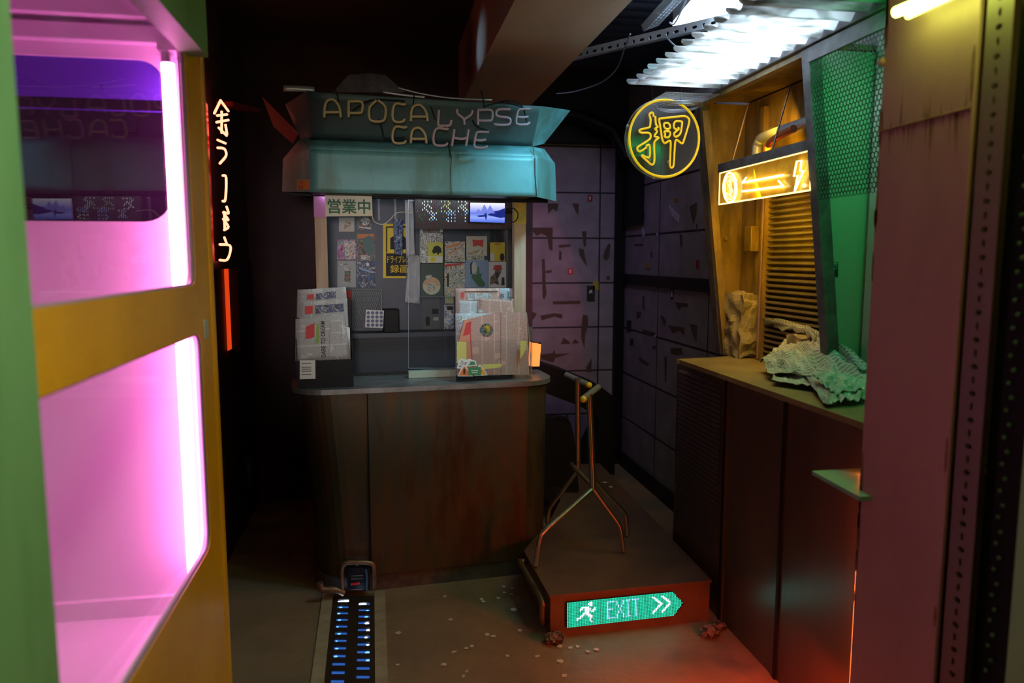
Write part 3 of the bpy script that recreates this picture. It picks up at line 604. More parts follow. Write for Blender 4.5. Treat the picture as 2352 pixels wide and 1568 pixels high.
kposter((250,562,392,766), B_, m_gry, 'pale grey poster with a dark standing figure, low in the left column', [('figure', [(285,735),(300,690),(290,620),(310,610),(355,615),(360,690),(370,735)], a_gr), ('figure_dark', [(300,725),(305,640),(350,640),(350,725)], a_dk), ('lettering', [(255,600),(385,585),(385,575),(255,590)], a_bw)])
kposter((400,570,540,770), B_, a_bl, 'dark blue night scene poster beside the pale grey one', [('moon', ell(482,590,12,14), m_white), ('roof', [(420,610),(530,650),(520,660),(415,625)], m_sky)])
ys = kposter((600,280,775,695), B_-.02, m_yprint, 'tall yellow and black recording notice hanging mid window', [('black_panel', [(622,680),(775,680),(775,505),(622,505)], m_ink), ('camera_outline', [(622,500),(632,500),(632,310),(775,310),(775,295),(622,300)], m_ink), ('camera_body', [(655,475),(775,475),(775,390),(740,360),(700,360),(655,390)], m_ink)], name='recording_notice', cat='notice')
o1 = KP(*z4(632, 578), B_-.0225); MB().text('ドライブレコ', o1, KU, UP, .125, .042, .0006, .008).build('lettering', m_yprint, ys)
o1 = KP(*z4(655, 655), B_-.0225); MB().text('録画', o1, KU, UP, .1, .045, .0006, .006).build('lettering', m_yprint, ys)
SW = .42
kposter((885,320,1058,580), SW+.012, a_bw, 'black and white graffiti poster at the top left of the acrylic screen', [('dark_band', [(900,350),(1035,350),(1035,320),(900,320)], a_dk)])
kposter((943,420,1057,578), SW+.006, mat('poster_lime', (.6,.58,.08), .5), 'yellow-green flyer with a black haired head and smiling face', [('head', [(985,510),(975,490),(990,455),(1020,445),(1045,465),(1050,505),(1035,500),(1020,520),(1010,500)], m_ink), ('lower_half', [(945,576),(1055,576),(1055,530),(945,530)], m_white), ('smiley', ell(982,553,24,20), m_yprint)])
kposter((1075,415,1228,572), SW+.006, a_com, 'comic flyer with an orange gate roof across the top', [('gate_bar', [(1085,470),(1195,440),(1195,425),(1080,455)], m_org), ('gate_bar_low', [(1110,510),(1195,460),(1195,452),(1105,500)], m_org)])
kposter((1238,515,1375,558), SW+.008, a_bw, 'narrow black and white strip poster under the red emblem one')
kposter((1238,374,1397,525), SW+.004, m_cream, 'cream poster with a dark red emblem near the small screen', [('emblem', [(1290,455),(1285,400),(1330,405),(1370,400),(1365,460),(1330,445)], m_red), ('sketch', [(1245,515),(1390,515),(1390,480),(1245,480)], a_cr)])
kposter((1420,422,1532,566), SW+.004, m_yprint, 'bright yellow flyer at the right end of the top poster row', [('caption', [(1455,440),(1500,438),(1500,430),(1455,432)], m_red), ('card', [(1421,564),(1452,564),(1452,500),(1421,503)], m_white), ('emblem', ell(1513,535,18,30), m_ink)])
kposter((890,588,1062,838), SW+.006, m_dgn, 'dark green poster with a round striped orange emblem', [('emblem', ell(972,755,68,68), m_cream)] + [('ray', [(972,755), (972+64*math.cos(t), 755+64*math.sin(t)), (972+64*math.cos(t+.16), 755+64*math.sin(t+.16))][::-1], m_org) for t in [-2.9+.33*i for i in range(9)]] + [('centre', [(945,790),(940,745),(970,725),(1000,745),(995,790)], a_bw), ('caption', [(925,700),(975,690),(975,670),(925,675)], a_bw)])
kposter((1070,578,1230,835), SW+.008, a_com, 'white comic city poster with a narrow black title strip', [('title_strip', [(1090,760),(1105,760),(1105,660),(1090,660)], m_ink), ('banner', [(1075,612),(1215,590),(1215,580),(1075,590)], m_red)])
kposter((1232,558,1405,770), SW+.004, m_sky, 'pale blue poster with a figure in a dark green dress', [('dress', [(1330,760),(1275,690),(1285,665),(1320,670),(1325,610),(1335,608),(1340,665),(1360,655),(1350,690),(1385,740),(1370,765)], m_gdress), ('face', [(1285,660),(1270,600),(1290,570),(1312,580),(1318,630),(1305,655)], m_skin), ('hair', [(1270,668),(1268,585),(1290,566),(1278,600),(1282,665)], m_ink)])
kposter((1408,570,1575,768), SW+.004, m_white, 'white poster with a dark suited figure and red hat band', [('figure', [(1420,750),(1420,690),(1455,660),(1465,600),(1500,600),(1505,650),(1480,700),(1490,750),(1450,735)], a_dk), ('hat', [(1440,632),(1515,632),(1505,595),(1455,595)], m_red), ('second_figure', [(1505,750),(1510,690),(1530,690),(1532,750)], m_ink)])
kposter((1148,720,1282,830), SW+.05, m_red, 'plain red card peeking above the right newspaper holder', [('white_line', [(1226,830),(1231,830),(1231,722),(1226,722)], m_white)])
kposter((1075,836,1140,890), B_, art('art_lime', [(.3,.4,.1), (.55,.55,.4), (.3,.4,.1), W8], 40), 'small green and cream flyer just left of the right newspaper holder')
kposter((1068,900,1142,1095), B_, art('art_bluewhite', [W8, (.1,.3,.6), W8, K8, W8], 30), 'blue and white graffiti poster left of the right newspaper holder', [('black_block', [(1090,940),(1138,940),(1138,910),(1090,912)], m_ink)])
kposter((900,850,1032,1090), B_, mat('dim_sheet', (.12,.13,.14), .6), 'dim grey sheet with a small potted figure under the round emblem poster', [('plant', [(930,1060),(925,1000),(945,985),(960,1005),(955,1060)], m_ink), ('photo', [(975,970),(1025,970),(1025,930),(975,930)], m_ink), ('caption', [(985,1020),(1025,1020),(1025,995),(985,995)], m_gry)])
cc = kposter((465,940,603,1076), .66, m_white, 'white card with sixteen blue round labels, on the back shelf', [('blue_disc', ell(487+i*33, 962+j*31, 13, 13, 14), mat('disc_blue%d%d' % (i, j), (.05,.07,.2), .4)) for i in range(4) for j in range(4)], name='label_card', cat='card', tilt=3)
# mesh rack, black box, red corner sign
gr = thing('wire_rack', KP(*z4(480, 1085), .7), 'pale wire mesh screen leaning on the back shelf at left', 'wire rack')
mb = MB()
for i in range(16):
    x = 368 + i*14.5; mb.tube([KP(*z4(x, 790), .74), KP(*z4(min(x+90, 590), 1080 if x+90 < 590 else 790+(590-x)*3.2), .72)], .0009, 4, False)
    mb.tube([KP(*z4(x, 790), .74), KP(*z4(max(x-90, 368), 1080 if x-90 > 368 else 790+(x-368)*3.2), .72)], .0009, 4, False)
mb.build('mesh', m_gry, gr)
MB().tube([KP(*z4(x, y), .73) for x, y in ((368,785),(590,785),(590,1085),(368,1085))], .002, 6, closed=True).build('rim', m_gry, gr)
o = MB().kbox(kaz(*z4(608, 1000), .62)[0], kaz(*z4(730, 1000), .62)[0], .665, .76, 1.186, kaz(*z4(660, 935), .66)[1]).build('black_box', m_black, bevel=.005); tag(o, 'plain black box on the back shelf beside the round label card', 'box')
kposter((318,790,358,900), B_-.02, m_red, 'narrow red sign with a black stripe behind the left newspapers', [('stripe', [(325,860),(350,875),(352,860),(330,840)], m_ink)], name='red_sign', cat='sign')
# long hanging paper strips
np_dim = newsprint('newsprint_hanging', (0.5, 0.52, 0.52), (0.25, 0.26, 0.28))
o = MB().quadpatch([KP(*z4(x, y), .6) for x, y in ((766,880),(884,893),(884,525),(800,510))], 10, 16, lambda u, v: KV*.012*noise.noise(Vector((u*4, v*6, 2)))).build('hanging_paper', np_dim, solid=.001); tag(o, 'long wrinkled newsprint strip hanging mid window, lower piece', 'paper strip')
o = MB().quadpatch([KP(*z4(x, y), .55) for x, y in ((780,530),(845,515),(830,95),(766,95))], 8, 16, lambda u, v: KV*.01*noise.noise(Vector((u*4, v*6, 5)))).build('hanging_paper', np_dim, solid=.001); tag(o, 'long narrow newsprint strip hanging mid window, upper piece', 'paper strip')
o = MB().quadpatch([KP(*z4(x, y), .58) for x, y in ((690,520),(748,520),(755,245),(675,245))], 8, 16, lambda u, v: KV*.02*noise.noise(Vector((u*4, v*9, 9)))).build('plastic_drape', a_db, solid=.001); tag(o, 'crumpled dark blue plastic drape over the yellow notice', 'plastic drape')
for x, lab in ((562, 'white paint drip shape on the upper back panel, nearer the cream sign'), (688, 'white paint drip shape on the upper back panel, nearer the hanging paper')):
    o = MB().prism([KP(*z4(x+dx, y), B_) for dx, y in ((-15,68),(18,68),(12,120),(14,250),(2,255),(-3,120))][::-1], KV*.002).build('paint_drip', m_gry); tag(o, lab, 'paint drip')
# cord from sign to LED
o = MB().tube(smoothpath([KP(*z4(x, y), .12) for x, y in ((515,205),(530,260),(590,285),(640,260),(700,200),(760,190),(825,200))], 5), .0022, 6).build('white_cord', mat('cream_cord', (.55,.55,.42), .5)); tag(o, 'cream cord looping between the open sign and the LED board', 'cord')

# ---- LED board behind monitor
lb = thing('led_board', KP(1060, 525, .22), 'coloured dash-dot LED board in the top right of the kiosk window', 'LED board')
LW = .22
MB().prism([KP(*z4(x, y), LW) for x, y in ((845,320),(1590,320),(1600,60),(845,60))], KV*.006).build('backing', m_ink, lb)
sets = {'red': [], 'green': [], 'white': [], 'blue': [], 'yellow': []}
def glyph(cx, cy, w_, h_, bits, gx, gy):
    i = int((gx-cx)/w_*5); j = int((gy-cy)/h_*5)
    return 0 <= gx-cx < w_ and 0 <= gy-cy < h_ and bits[j][i] == '#'
g_a = ['#.#.#', '#####', '..#..', '#####', '#.#.#']; g_b = ['#####', '#...#', '.###.', '##.##', '#.#.#']
mbs = {c: MB() for c in sets}
nx = 58
for i in range(nx):
    x = 852 + i*13
    for j in range(10):
        y = 72 + j*25 + (12 if i % 2 else 0)
        if y > 312: continue
        c = None; r_ = random.random()
        for gx0 in (900, 1040, 1175):
            if glyph(gx0, 100, 75, 85, g_b, x, y): c = 'white' if gx0 != 1040 else 'yellow'
            if glyph(gx0+45, 180, 75, 80, g_a, x, y): c = 'blue' if random.random() > .3 else 'white'
        if c is None: c = 'red' if (r_ < .6 or y > 270) else 'green' if (r_ < .8 and x < 1260) else 'red'
        if y < 80 and x < 1400: c = 'green'
        p = KP(*z4(x, y), LW - .001); mbs[c].add([p + KU*a_ + UP*b_ for a_, b_ in ((-.0011, -.0038), (.0011, -.0038), (.0011, .0038), (-.0011, .0038))], [(0, 1, 2, 3)])
for c, (cc_, s_) in {'red': ((.4, .06, .05), .22), 'green': ((.08, .5, .2), .5), 'white': ((.8, .95, .8), 2.6), 'blue': ((.2, .45, 1), 2.6), 'yellow': ((.8, .95, .3), 1.8)}.items():
    mbs[c].build(c + '_led_dashes', emi('led_dash_' + c, cc_, s_), lb)['kind'] = 'stuff'
# monitor
mo = thing('small_monitor', KP(1120, 516, .1), 'small lit screen showing a blue lake at dusk, hung by the right post', 'monitor')
MB().prism([KP(*z4(x, y), .1) for x, y in ((1253,275),(1537,283),(1542,110),(1262,108))], KV*.012).build('bezel', m_black, mo, bevel=.002)
m_scr = bpy.data.materials.new('screen_lake'); m_scr.use_nodes = True; nt = m_scr.node_tree; nt.nodes.clear()
uv = nt.nodes.new('ShaderNodeUVMap'); sp = nt.nodes.new('ShaderNodeSeparateXYZ'); nt.links.new(uv.outputs[0], sp.inputs[0]); rp = nt.nodes.new('ShaderNodeValToRGB')
el = rp.color_ramp.elements; el[0].color = (.08,.16,.75,1); el[0].position = 0; el[1].color = (.9,.9,1,1); el[1].position = 1
for p_, c_ in ((.25,(.3,.4,.95,1)), (.45,(.14,.2,.75,1)), (.62,(.35,.4,.95,1))): e_ = el.new(p_); e_.color = c_
mr = nt.nodes.new('ShaderNodeMapRange'); mr.inputs[1].default_value = 0; mr.inputs[2].default_value = .09; nt.links.new(sp.outputs[1], mr.inputs[0]); nt.links.new(mr.outputs[0], rp.inputs[0])
em = nt.nodes.new('ShaderNodeEmission'); em.inputs[1].default_value = 1.1; nt.links.new(rp.outputs[0], em.inputs[0]); ou = nt.nodes.new('ShaderNodeOutputMaterial'); nt.links.new(em.outputs[0], ou.inputs[0])
scq = [KP(*z4(x, y), .0985) for x, y in ((1268,264),(1532,272),(1534,122),(1268,117))]
scr = MB(); scr.prism(scq, KV*.001); scr.build('screen', m_scr, mo)
sil = emi('screen_hills', (.015, .025, .22), 1); sil2 = emi('screen_far_hills', (.2, .25, .8), 1)
for pts, m_ in (([(1300,200),(1330,165),(1350,185),(1375,130),(1400,175),(1420,135),(1445,180),(1460,200)], sil2), ([(1400,212),(1440,185),(1480,180),(1533,160),(1533,230),(1500,235),(1440,222)], sil), ([(1310,218),(1345,214),(1375,212),(1380,180),(1388,172),(1392,182),(1396,225),(1388,255),(1380,225),(1340,228)], sil)):
    MB().prism([KP(*z4(x, y), .0978) for x, y in pts][::-1], KV*.0004).build('picture', m_, mo)
MB().tube(smoothpath([KP(*z4(x, y), .115) for x, y in ((1540,170),(1580,165),(1600,160),(1630,190),(1632,230),(1610,262),(1590,268))], 5), .0028, 6).build('cable', m_black, mo)
MB().tube([KP(*z4(1540, 190), .115), KP(*z4(1590, 190), .115)], .006, 8).build('plug', m_black, mo)

# ---- acrylic screens
def apane(x0, x1, y0, y1, w_, label):
    t = thing('acrylic_screen', KP(*z4((x0+x1)/2, y1), w_), label, 'screen')
    MB().prism([KP(*z4(x, y), w_) for x, y in ((x0, y1), (x1, y1), (x1, y0), (x0, y0))], KV*.004).build('sheet', m_acryl, t)
    for x in (x0, x1): MB().tube([KP(*z4(x, y0), w_), KP(*z4(x, y1), w_)], .0014, 6).build('edge', m_acryledge, t)
    MB().tube([KP(*z4(x0, y1), w_), KP(*z4(x1, y1), w_)], .0014, 6).build('edge', m_acryledge, t)
apane(795, 1600, 95, 1385, .24, 'large clear acrylic screen standing on the kiosk counter behind the newspapers')
apane(882, 1580, 325, 840, .38, 'clear acrylic poster sheet carrying the rows of flyers')
o = MB().kbox(kaz(*z4(795, 1400), .2)[0], kaz(*z4(1160, 1400), .2)[0], .2, .25, 1.001, 1.035).build('screen_base', mat('pale_green_base', (.42,.45,.33), .5), bevel=.002); tag(o, 'pale green base bar under the acrylic screen on the counter', 'base bar')

# ---- newspapers
np_a = newsprint('newsprint_grey', (0.62, 0.62, 0.63), colw=.06); np_b = newsprint('newsprint_warm', (0.66, 0.4, 0.33), colw=.062, line=300)
np_v = newsprint('newsprint_sideways', (0.62, 0.62, 0.62), colw=.07, vert=True, line=300); np_s = newsprint('newsprint_salmon', (0.62, 0.36, 0.25), colw=.2, vert=True, line=300)
def paper(pts, w_, m, label, parts=(), curl=.006, grp=None, lean=0.0):
    """pts in z4 coordinates (bl, br, tr, tl)"""
    P4 = [KP(*z4(x, y), w_ + (lean if i > 1 else 0)) for i, (x, y) in enumerate(pts)]
    o = MB().quadpatch(P4, 8, 8, lambda u, v: -KV*curl*math.sin(math.pi*u)*(.4+.6*v), smooth=True).build('newspaper', m, solid=.006)
    tag(o, label, 'newspaper', grp)
    for i, (pn, q, pm) in enumerate(parts):
        d = -curl - .0045 - .0006*i
        MB().prism([KP(*z4(x, y), w_ + d + lean*.5) for x, y in q], KV*.0004).build(pn, pm, o)
    return o
GL = 'newspapers in the left holder'; GR = 'newspapers in the right holder'
paper([(-60,1000),(330,1000),(315,762),(-55,785)], .16, np_a, 'rearmost newspaper of the left holder, its top edge highest', [('masthead', [(18,862),(70,858),(70,816),(18,822)], m_red), ('photo', [(85,860),(240,848),(235,795),(85,815)], a_bl)], grp=GL)
paper([(-45,1080),(335,1080),(325,850),(-40,880)], .11, np_a, 'middle newspaper of the left holder, with a red masthead and blue photo', [('masthead', [(0,975),(62,965),(62,905),(0,912)], m_red), ('photo', [(80,970),(300,950),(295,890),(80,905)], a_bl)], grp=GL)
pf = paper([(-70,1330),(355,1315),(300,968),(-70,1010)], .055, np_v, 'front newspaper of the left holder headed DARE TO DREAM sideways', [('masthead', [(8,1162),(75,1150),(75,1040),(8,1068)], m_red), ('green_photo', [(85,1200),(108,1190),(108,1035),(88,1060)], mat('print_green', (.25,.42,.1), .6)), ('text_block', [(190,1290),(290,1290),(285,1010),(200,1020)], newsprint('nv2', (.6,.6,.6), vert=True, line=260))], curl=.004, grp=GL)
ph = KP(*z4(162, 1300), .0385); MB().text('DARE TO DREAM', ph, UP, -KU, (KP(*z4(162, 1025), .0385)-ph).length, .02, .0008, .012).build('headline', m_ink, pf)
o = MB().quadpatch([KP(*z4(x, y), .08) for x, y in ((300,1160),(352,1315),(345,1075),(310,1065))], 3, 3).build('folded_corner', m_white, pf, solid=.001)
hl = thing('newspaper_holder', KP(740, 870, .1), 'black newspaper holder with a white card at the left end of the counter', 'holder')
a0_, a1_ = kaz(*z4(-62, 1400), .03)[0], kaz(*z4(372, 1400), .03)[0]
zt = kaz(*z4(200, 1325), .03)[1]
MB().kbox(a0_, a1_, .028, .034, 1.0, zt).build('front_plate', m_black, hl); MB().kbox(a0_, a1_, .034, .2, 1.0, 1.008).build('base', m_black, hl)
MB().kbox(a1_-.004, a1_, .034, .2, 1.008, zt+.1).build('side_plate', m_black, hl); MB().kbox(a0_, a0_+.004, .034, .2, 1.008, zt+.1).build('side_plate', m_black, hl); MB().kbox(a0_, a1_, .19, .196, 1.008, zt+.28).build('back_plate', m_black, hl)
MB().prism([KP(*z4(x, y), .026) for x, y in ((-38,1470),(82,1466),(80,1325),(-38,1325))], KV*.001).build('card', m_white, hl)
for yy in (1345, 1375, 1390, 1405, 1430): MB().prism([KP(*z4(x, y), .0254) for x, y in ((-25,yy+6),(50,yy+5),(50,yy),(-25,yy+1))], KV*.0003).build('card_print', m_ink, hl)
# right holder
paper([(1155,1000),(1500,1000),(1485,772),(1155,775)], .2, np_b, 'rearmost left newspaper of the right holder, with a red block at its top', [('red_block', [(1200,845),(1222,845),(1222,800),(1200,800)], m_red), ('photo', [(1245,865),(1430,865),(1430,810),(1245,812)], a_gr), ('rule', [(1225,802),(1480,800),(1480,793),(1225,796)], m_ink)], grp=GR)
pr = paper([(1495,1000),(1690,1000),(1655,775),(1485,772)], .21, np_a, 'rearmost right newspaper of the right holder, behind the fanned ones', [], grp=GR)
MB().text('LI', KP(*z4(1555, 850), .2), KU, UP, .035, .035).build('headline', mat('teal_print', (.05,.2,.22), .6), pr)
MB().text('B', KP(*z4(1500, 845), .2), KU, UP, .018, .02).build('headline', m_ink, pr)
paper([(1180,1000),(1320,1000),(1325,872),(1178,868)], .15, np_a, 'small folded newspaper at mid left of the right holder', [], grp=GR)
paper([(1325,1000),(1610,1000),(1590,868),(1335,848)], .14, np_b, 'wide folded newspaper at middle height of the right holder', [('photo', [(1330,960),(1362,960),(1362,935),(1330,935)], a_gr)], curl=.012, grp=GR)
paper([(1590,1000),(1700,1010),(1680,880),(1580,850)], .17, np_b, 'newspaper edge sticking out at the right of the right holder', [], grp=GR)
paper([(1155,1440),(1500,1440),(1500,965),(1155,965)], .1, np_v, 'plain newspaper behind the front one in the right holder', [('photo', [(1180,1035),(1205,1035),(1205,985),(1180,985)], a_gr)], curl=.003, grp=GR)
pb = MB(); fp = [(1165,1440),(1720,1435),(1700,960),(1480,955),(1220,1018),(1180,1180)]
pbo = MB().prism([KP(*z4(x, y), .06) for x, y in fp], KV*.01).build('newspaper', np_b); tag(pbo, 'large front newspaper of the right holder with a round photo, left corner cut slant', 'newspaper', GR)
for pn, q, pm in (('salmon_panel', [(1167,1438),(1290,1438),(1270,1020),(1300,1005),(1222,1020),(1182,1180)], m_org if False else mat('salmon_paper', (.66,.27,.16), .8)), ('masthead', [(1212,1140),(1262,1125),(1278,1025),(1238,1040)], m_red), ('round_photo', ell(1393,1094,52,52,24), a_dk), ('photo_yellow', ell(1396,1090,22,34,16), m_yprint), ('rule', [(1290,1440),(1296,1440),(1276,1180),(1272,1040),(1266,1042),(1268,1180)], m_red),
                   ('fold_line', [(1500,1435),(1506,1435),(1506,960),(1500,960)], mat('fold_shade', (.3,.2,.16), .8)), ('fold_line', [(1560,1435),(1563,1435),(1563,960),(1560,960)], m_gry)):
    MB().prism([KP(*z4(x, y), .0595 - .0005*(pn != 'salmon_panel')) for x, y in q][::(1 if pn != 'x' else -1)], KV*.0004).build(pn, pm, pbo)
hr = thing('newspaper_holder', KP(1132, 868, .1), 'clear acrylic newspaper holder at the right end of the counter', 'holder')
MB().prism([KP(*z4(x, y), .035) for x, y in ((1155,1455),(1725,1452),(1718,1165),(1150,1180))], KV*.003).build('front_sheet', m_acryl, hr)
a0_, a1_ = kaz(*z4(1153, 1400), .05)[0], kaz(*z4(1738, 1400), .05)[0]
MB().kbox(a1_-.002, a1_+.002, .035, .24, 1.001, 1.26).build('side_sheet', m_acryl, hr); MB().kbox(a0_-.002, a0_+.002, .035, .24, 1.001, 1.26).build('side_sheet', m_acryl, hr)
MB().kbox(a0_, a1_, .035, .24, 1.001, 1.006).build('base_sheet', m_acryl, hr)
MB().tube([KP(*z4(x, y), .034) for x, y in ((1738,1440),(1720,1150),(1700,960))], .0018, 6).build('edge', m_acryledge, hr)
m_ytape = mat('yellow_tape', (.62,.58,.16), .4)
for q in ([(1165,1345),(1240,1345),(1238,1185),(1168,1180)], [(1650,1320),(1695,1240),(1700,1175),(1652,1175)], [(1360,1395),(1500,1380),(1515,1352),(1365,1355)]):
    MB().prism([KP(*z4(x, y), .0335) for x, y in q], KV*.0005).build('yellow_tape', m_ytape, hr)
# stickers on the holder
def stk(pts, m, label, inner, w_):
    o = MB().prism([KP(*z4(x, y), w_) for x, y in pts], KV*.001).build('sticker', m); tag(o, label, 'sticker')
    for pn, q, pm in inner: MB().prism([KP(*z4(x, y), w_-.0006) for x, y in q], KV*.0003).build(pn, pm, o)
m_tri = mat('orange_triangle', (.75,.2,.05), .5); m_sgreen = mat('sticker_green', (.06,.25,.1), .5)
stk([(1170,1448),(1290,1448),(1275,1425),(1228,1362),(1210,1362)], m_white, 'orange triangular warning sticker, left of the green card on the holder', [('triangle', [(1180,1442),(1272,1442),(1222,1368)], m_tri), ('figure', [(1215,1432),(1230,1432),(1232,1395),(1222,1385),(1214,1398)], m_ink)], .028)
stk([(1300,1445),(1400,1440),(1395,1425),(1348,1358),(1335,1358)], m_white, 'orange triangular warning sticker, right of the green card on the holder', [('triangle', [(1305,1438),(1395,1435),(1345,1366)], mat('orange_triangle2', (.8,.35,.04), .5)), ('mark', [(1345,1430),(1360,1405),(1350,1395),(1338,1425)], m_ink)], .029)
stk([(1255,1440),(1350,1440),(1348,1376),(1252,1380)], m_sgreen, 'green card between two warning triangles on the right holder', [('print', [(1275,1408),(1328,1406),(1328,1400),(1275,1402)], m_white), ('print', [(1280,1422),(1325,1420),(1325,1414),(1280,1416)], m_white)], .026)
stk([(1165,1385),(1215,1395),(1270,1345),(1250,1325),(1200,1310),(1180,1325)], m_white, 'pale curled sticker pile above the left warning triangle', [('print', [(1180,1375),(1210,1382),(1250,1345),(1200,1325)], a_bw)], .031)
stk([(1245,1372),(1320,1365),(1310,1330),(1260,1312),(1225,1330)], m_white, 'green outlined sticker above the green card on the holder', [('print', [(1250,1365),(1310,1358),(1300,1335),(1240,1335)], m_sgreen)], .032)
# lantern
la = thing('lantern', KP(1230, 843, .16), 'small glowing orange lantern in a dark wire frame, beside the right newspapers', 'lantern')
L4 = [(1219,842),(1240,842),(1243,789),(1221,785)]
lq = [KP(x, y, .16) for x, y in L4]
lm = MB(); lm.hexa([lq[0]+KV*0, lq[1]+KV*0, lq[1]+KV*.045, lq[0]+KV*.045, lq[3], lq[2], lq[2]+KV*.05, lq[3]+KV*.05]); lm.build('shade', emi('lantern_glow', (1, .28, .06), 1.5), la)
fr = MB()
for q in (0, 1):
    for d in (0, .047): fr.tube([lq[q]+KV*d, lq[3-q]+KV*(d+.003)], .0022, 6)
fr.tube([lq[0], lq[1], lq[1]+KV*.045, lq[0]+KV*.045], .0025, 6, closed=True); fr.tube([lq[3], lq[2], lq[2]+KV*.05, lq[3]+KV*.05], .003, 6, closed=True); fr.build('frame', m_black, la)
# kiosk base: pipes and control box
pp = thing('pipe_loop', PZ(800, 1362, 0), 'brown pipe loop around a small meter at the foot of the kiosk', 'pipe')
def FPk(px, py, w_=-.05): return KP(px, py, w_)
MB().tube(smoothpath([FPk(*q) for q in ((786,1358),(785,1310),(790,1296),(800,1292),(820,1291),(845,1292),(857,1297),(859,1310),(860,1350))], 3), .011, 10).build('loop_pipe', m_copper, pp)
MB().tube(smoothpath([FPk(*q) for q in ((790,1362),(770,1354),(745,1354),(737,1350),(735,1338))], 3), .016, 10).build('elbow_pipe', m_copper, pp)
MB().tube([FPk(820,1286), FPk(820,1298)], .009, 8).build('valve', mat('brass', (.5,.35,.12), .3, .9), pp)
mt = thing('meter_box', FPk(818, 1360), 'black meter box with small red figures inside the pipe loop', 'meter')
MB().prism([FPk(x, y, -.045) for x, y in ((798,1357),(850,1354),(850,1302),(798,1304))], KV*.04).build('case', m_blackmetal, mt, bevel=.002)
o_ = FPk(806, 1344, -.047); MB().text('888', o_, KU, UP, .042, .011).build('red_digits', emi('meter_red', (.6,.03,.03), .5), mt)
for yy in (1321, 1328, 1352): MB().prism([FPk(x, y, -.0465) for x, y in ((806,yy+2),(834,yy+1),(834,yy),(806,yy+1))], KV*.0004).build('print', m_gry, mt)
o = MB().tube(smoothpath([FPk(*q) for q in ((840,1306),(843,1330),(842,1352),(845,1358))], 3), .006, 8).build('blue_hose', mat('blue_hose', (.05,.15,.3), .4)); tag(o, 'short blue hose beside the meter box at the kiosk foot', 'hose')
# floor grating with lights below
gr = thing('floor_grating', (gl0+gr1)/2, 'dark slotted drain grating in the floor, lit blue from below', 'grating')
GA = (gl1-gl0).normalized(); gap = MB(); m_grate = mat('grating_steel', (.07,.055,.045), .45, .6, bump=.1)
def GP(px, py, z=.008): return PZ(px, py, z)
rows = [(836,806,885,946,1028), (826,0,0,0,0)]
slots = []
zy = [(800,815,890,950,1028),(833,805,888,946,992),(860,0,0,942,1026),(880,798,882,0,0),(903,0,0,935,1020),(920,790,878,0,0),(948,0,0,932,1024),(967,785,875,0,0),(1003,0,0,925,1018),(1026,770,860,0,0),(1054,0,0,920,1016),(1078,758,855,0,0),(1106,0,0,916,1016),(1130,752,850,0,0),(1162,0,0,915,1010),(1185,745,830,0,0),(1250,0,0,915,1005),(1272,738,830,0,0),(1305,0,0,910,1004),(1330,722,825,0,0),(1365,0,0,905,1006)]
for (y, a0_, a1_, b0_, b1_) in zy:
    for s0_, s1_ in ((a0_, a1_), (b0_, b1_)):
        if s1_: slots.append((500+s0_/2.94, 500+s1_/2.94, 1100+y/2.94))
# solid bars between slots: build plate as rows of boxes leaving slots open
plate = MB(); gx0 = min(gl0.x, gl1.x); L_ = (gl1-gl0).length + .55
P0, P1, P2, P3 = gl0, gr0, gr1 + (gr1-gr0).normalized()*0 + (gl1-gl0).normalized()*.5, gl1 + (gl1-gl0).normalized()*.5
side = (P1-P0)
pitch = .0605; nrow = int((P3-P0).length/pitch); gd = (P3-P0)/nrow; 
def cell(u0, u1, v0, v1):
    def q(u, v): return (P0.lerp(P1, u)).lerp(P3.lerp(P2, u), v/nrow)
    plate.prism([q(u0, v1), q(u1, v1), q(u1, v0), q(u0, v0)], UP*.008)
for r in range(nrow):
    for (u0, u1, off) in ((0, .5, .0), (.5, 1, .5)):
        v = r + off
        if v + 1 > nrow: cell(u0, u1, v, nrow); continue
        cell(u0, u1, v, v+.55)
        cell(u0, u0+.13, v+.55, v+1); cell(u1-.11, u1, v+.55, v+1)
    if r == 0: cell(.5, 1, 0, .5)
plate.build('slotted_plate', m_grate, gr)
bas = MB().prism([P3+UP*.0012, P2+UP*.0012, P1+UP*.0012, P0+UP*.0012], UP*.0006).build('drain_bottom', mat('drain_blue_glow', (.02,.05,.16), .35, emit=(.05,.22,.9), es=.45), gr)  # bottom made to glow, standing in for blue light under the slots
m_ledb = emi('drain_led', (.6, .8, 1), 8); m_ledd = emi('drain_led_dim', (.12, .4, 1), 2.2)
random.seed(3)
def gq(u, v, z=.009): return (P0.lerp(P1, u)).lerp(P3.lerp(P2, u), v/nrow) + UP*z
for rr in range(0, 9):
    for side_ in (0, 1):
        v = rr + .78 + .5*side_; big = random.choice((.25, .35, .5, .6)) if not side_ else random.choice((.4, .7, 1, 1))
        u = random.uniform(.15, .24) if not side_ else random.uniform(.8, .86); w_ = 1.3
        if rr == 0: big, w_, u = 1, (5 if not side_ else 3), (.26 if not side_ else .7)
        MB().ball(gq(u, v, .004), .0075*big**.5, 10, (w_, .9, .5)).build('led_lamp', m_ledb if (rr == 0 or (side_ and rr in (3, 4, 5, 6))) else m_ledd, gr)

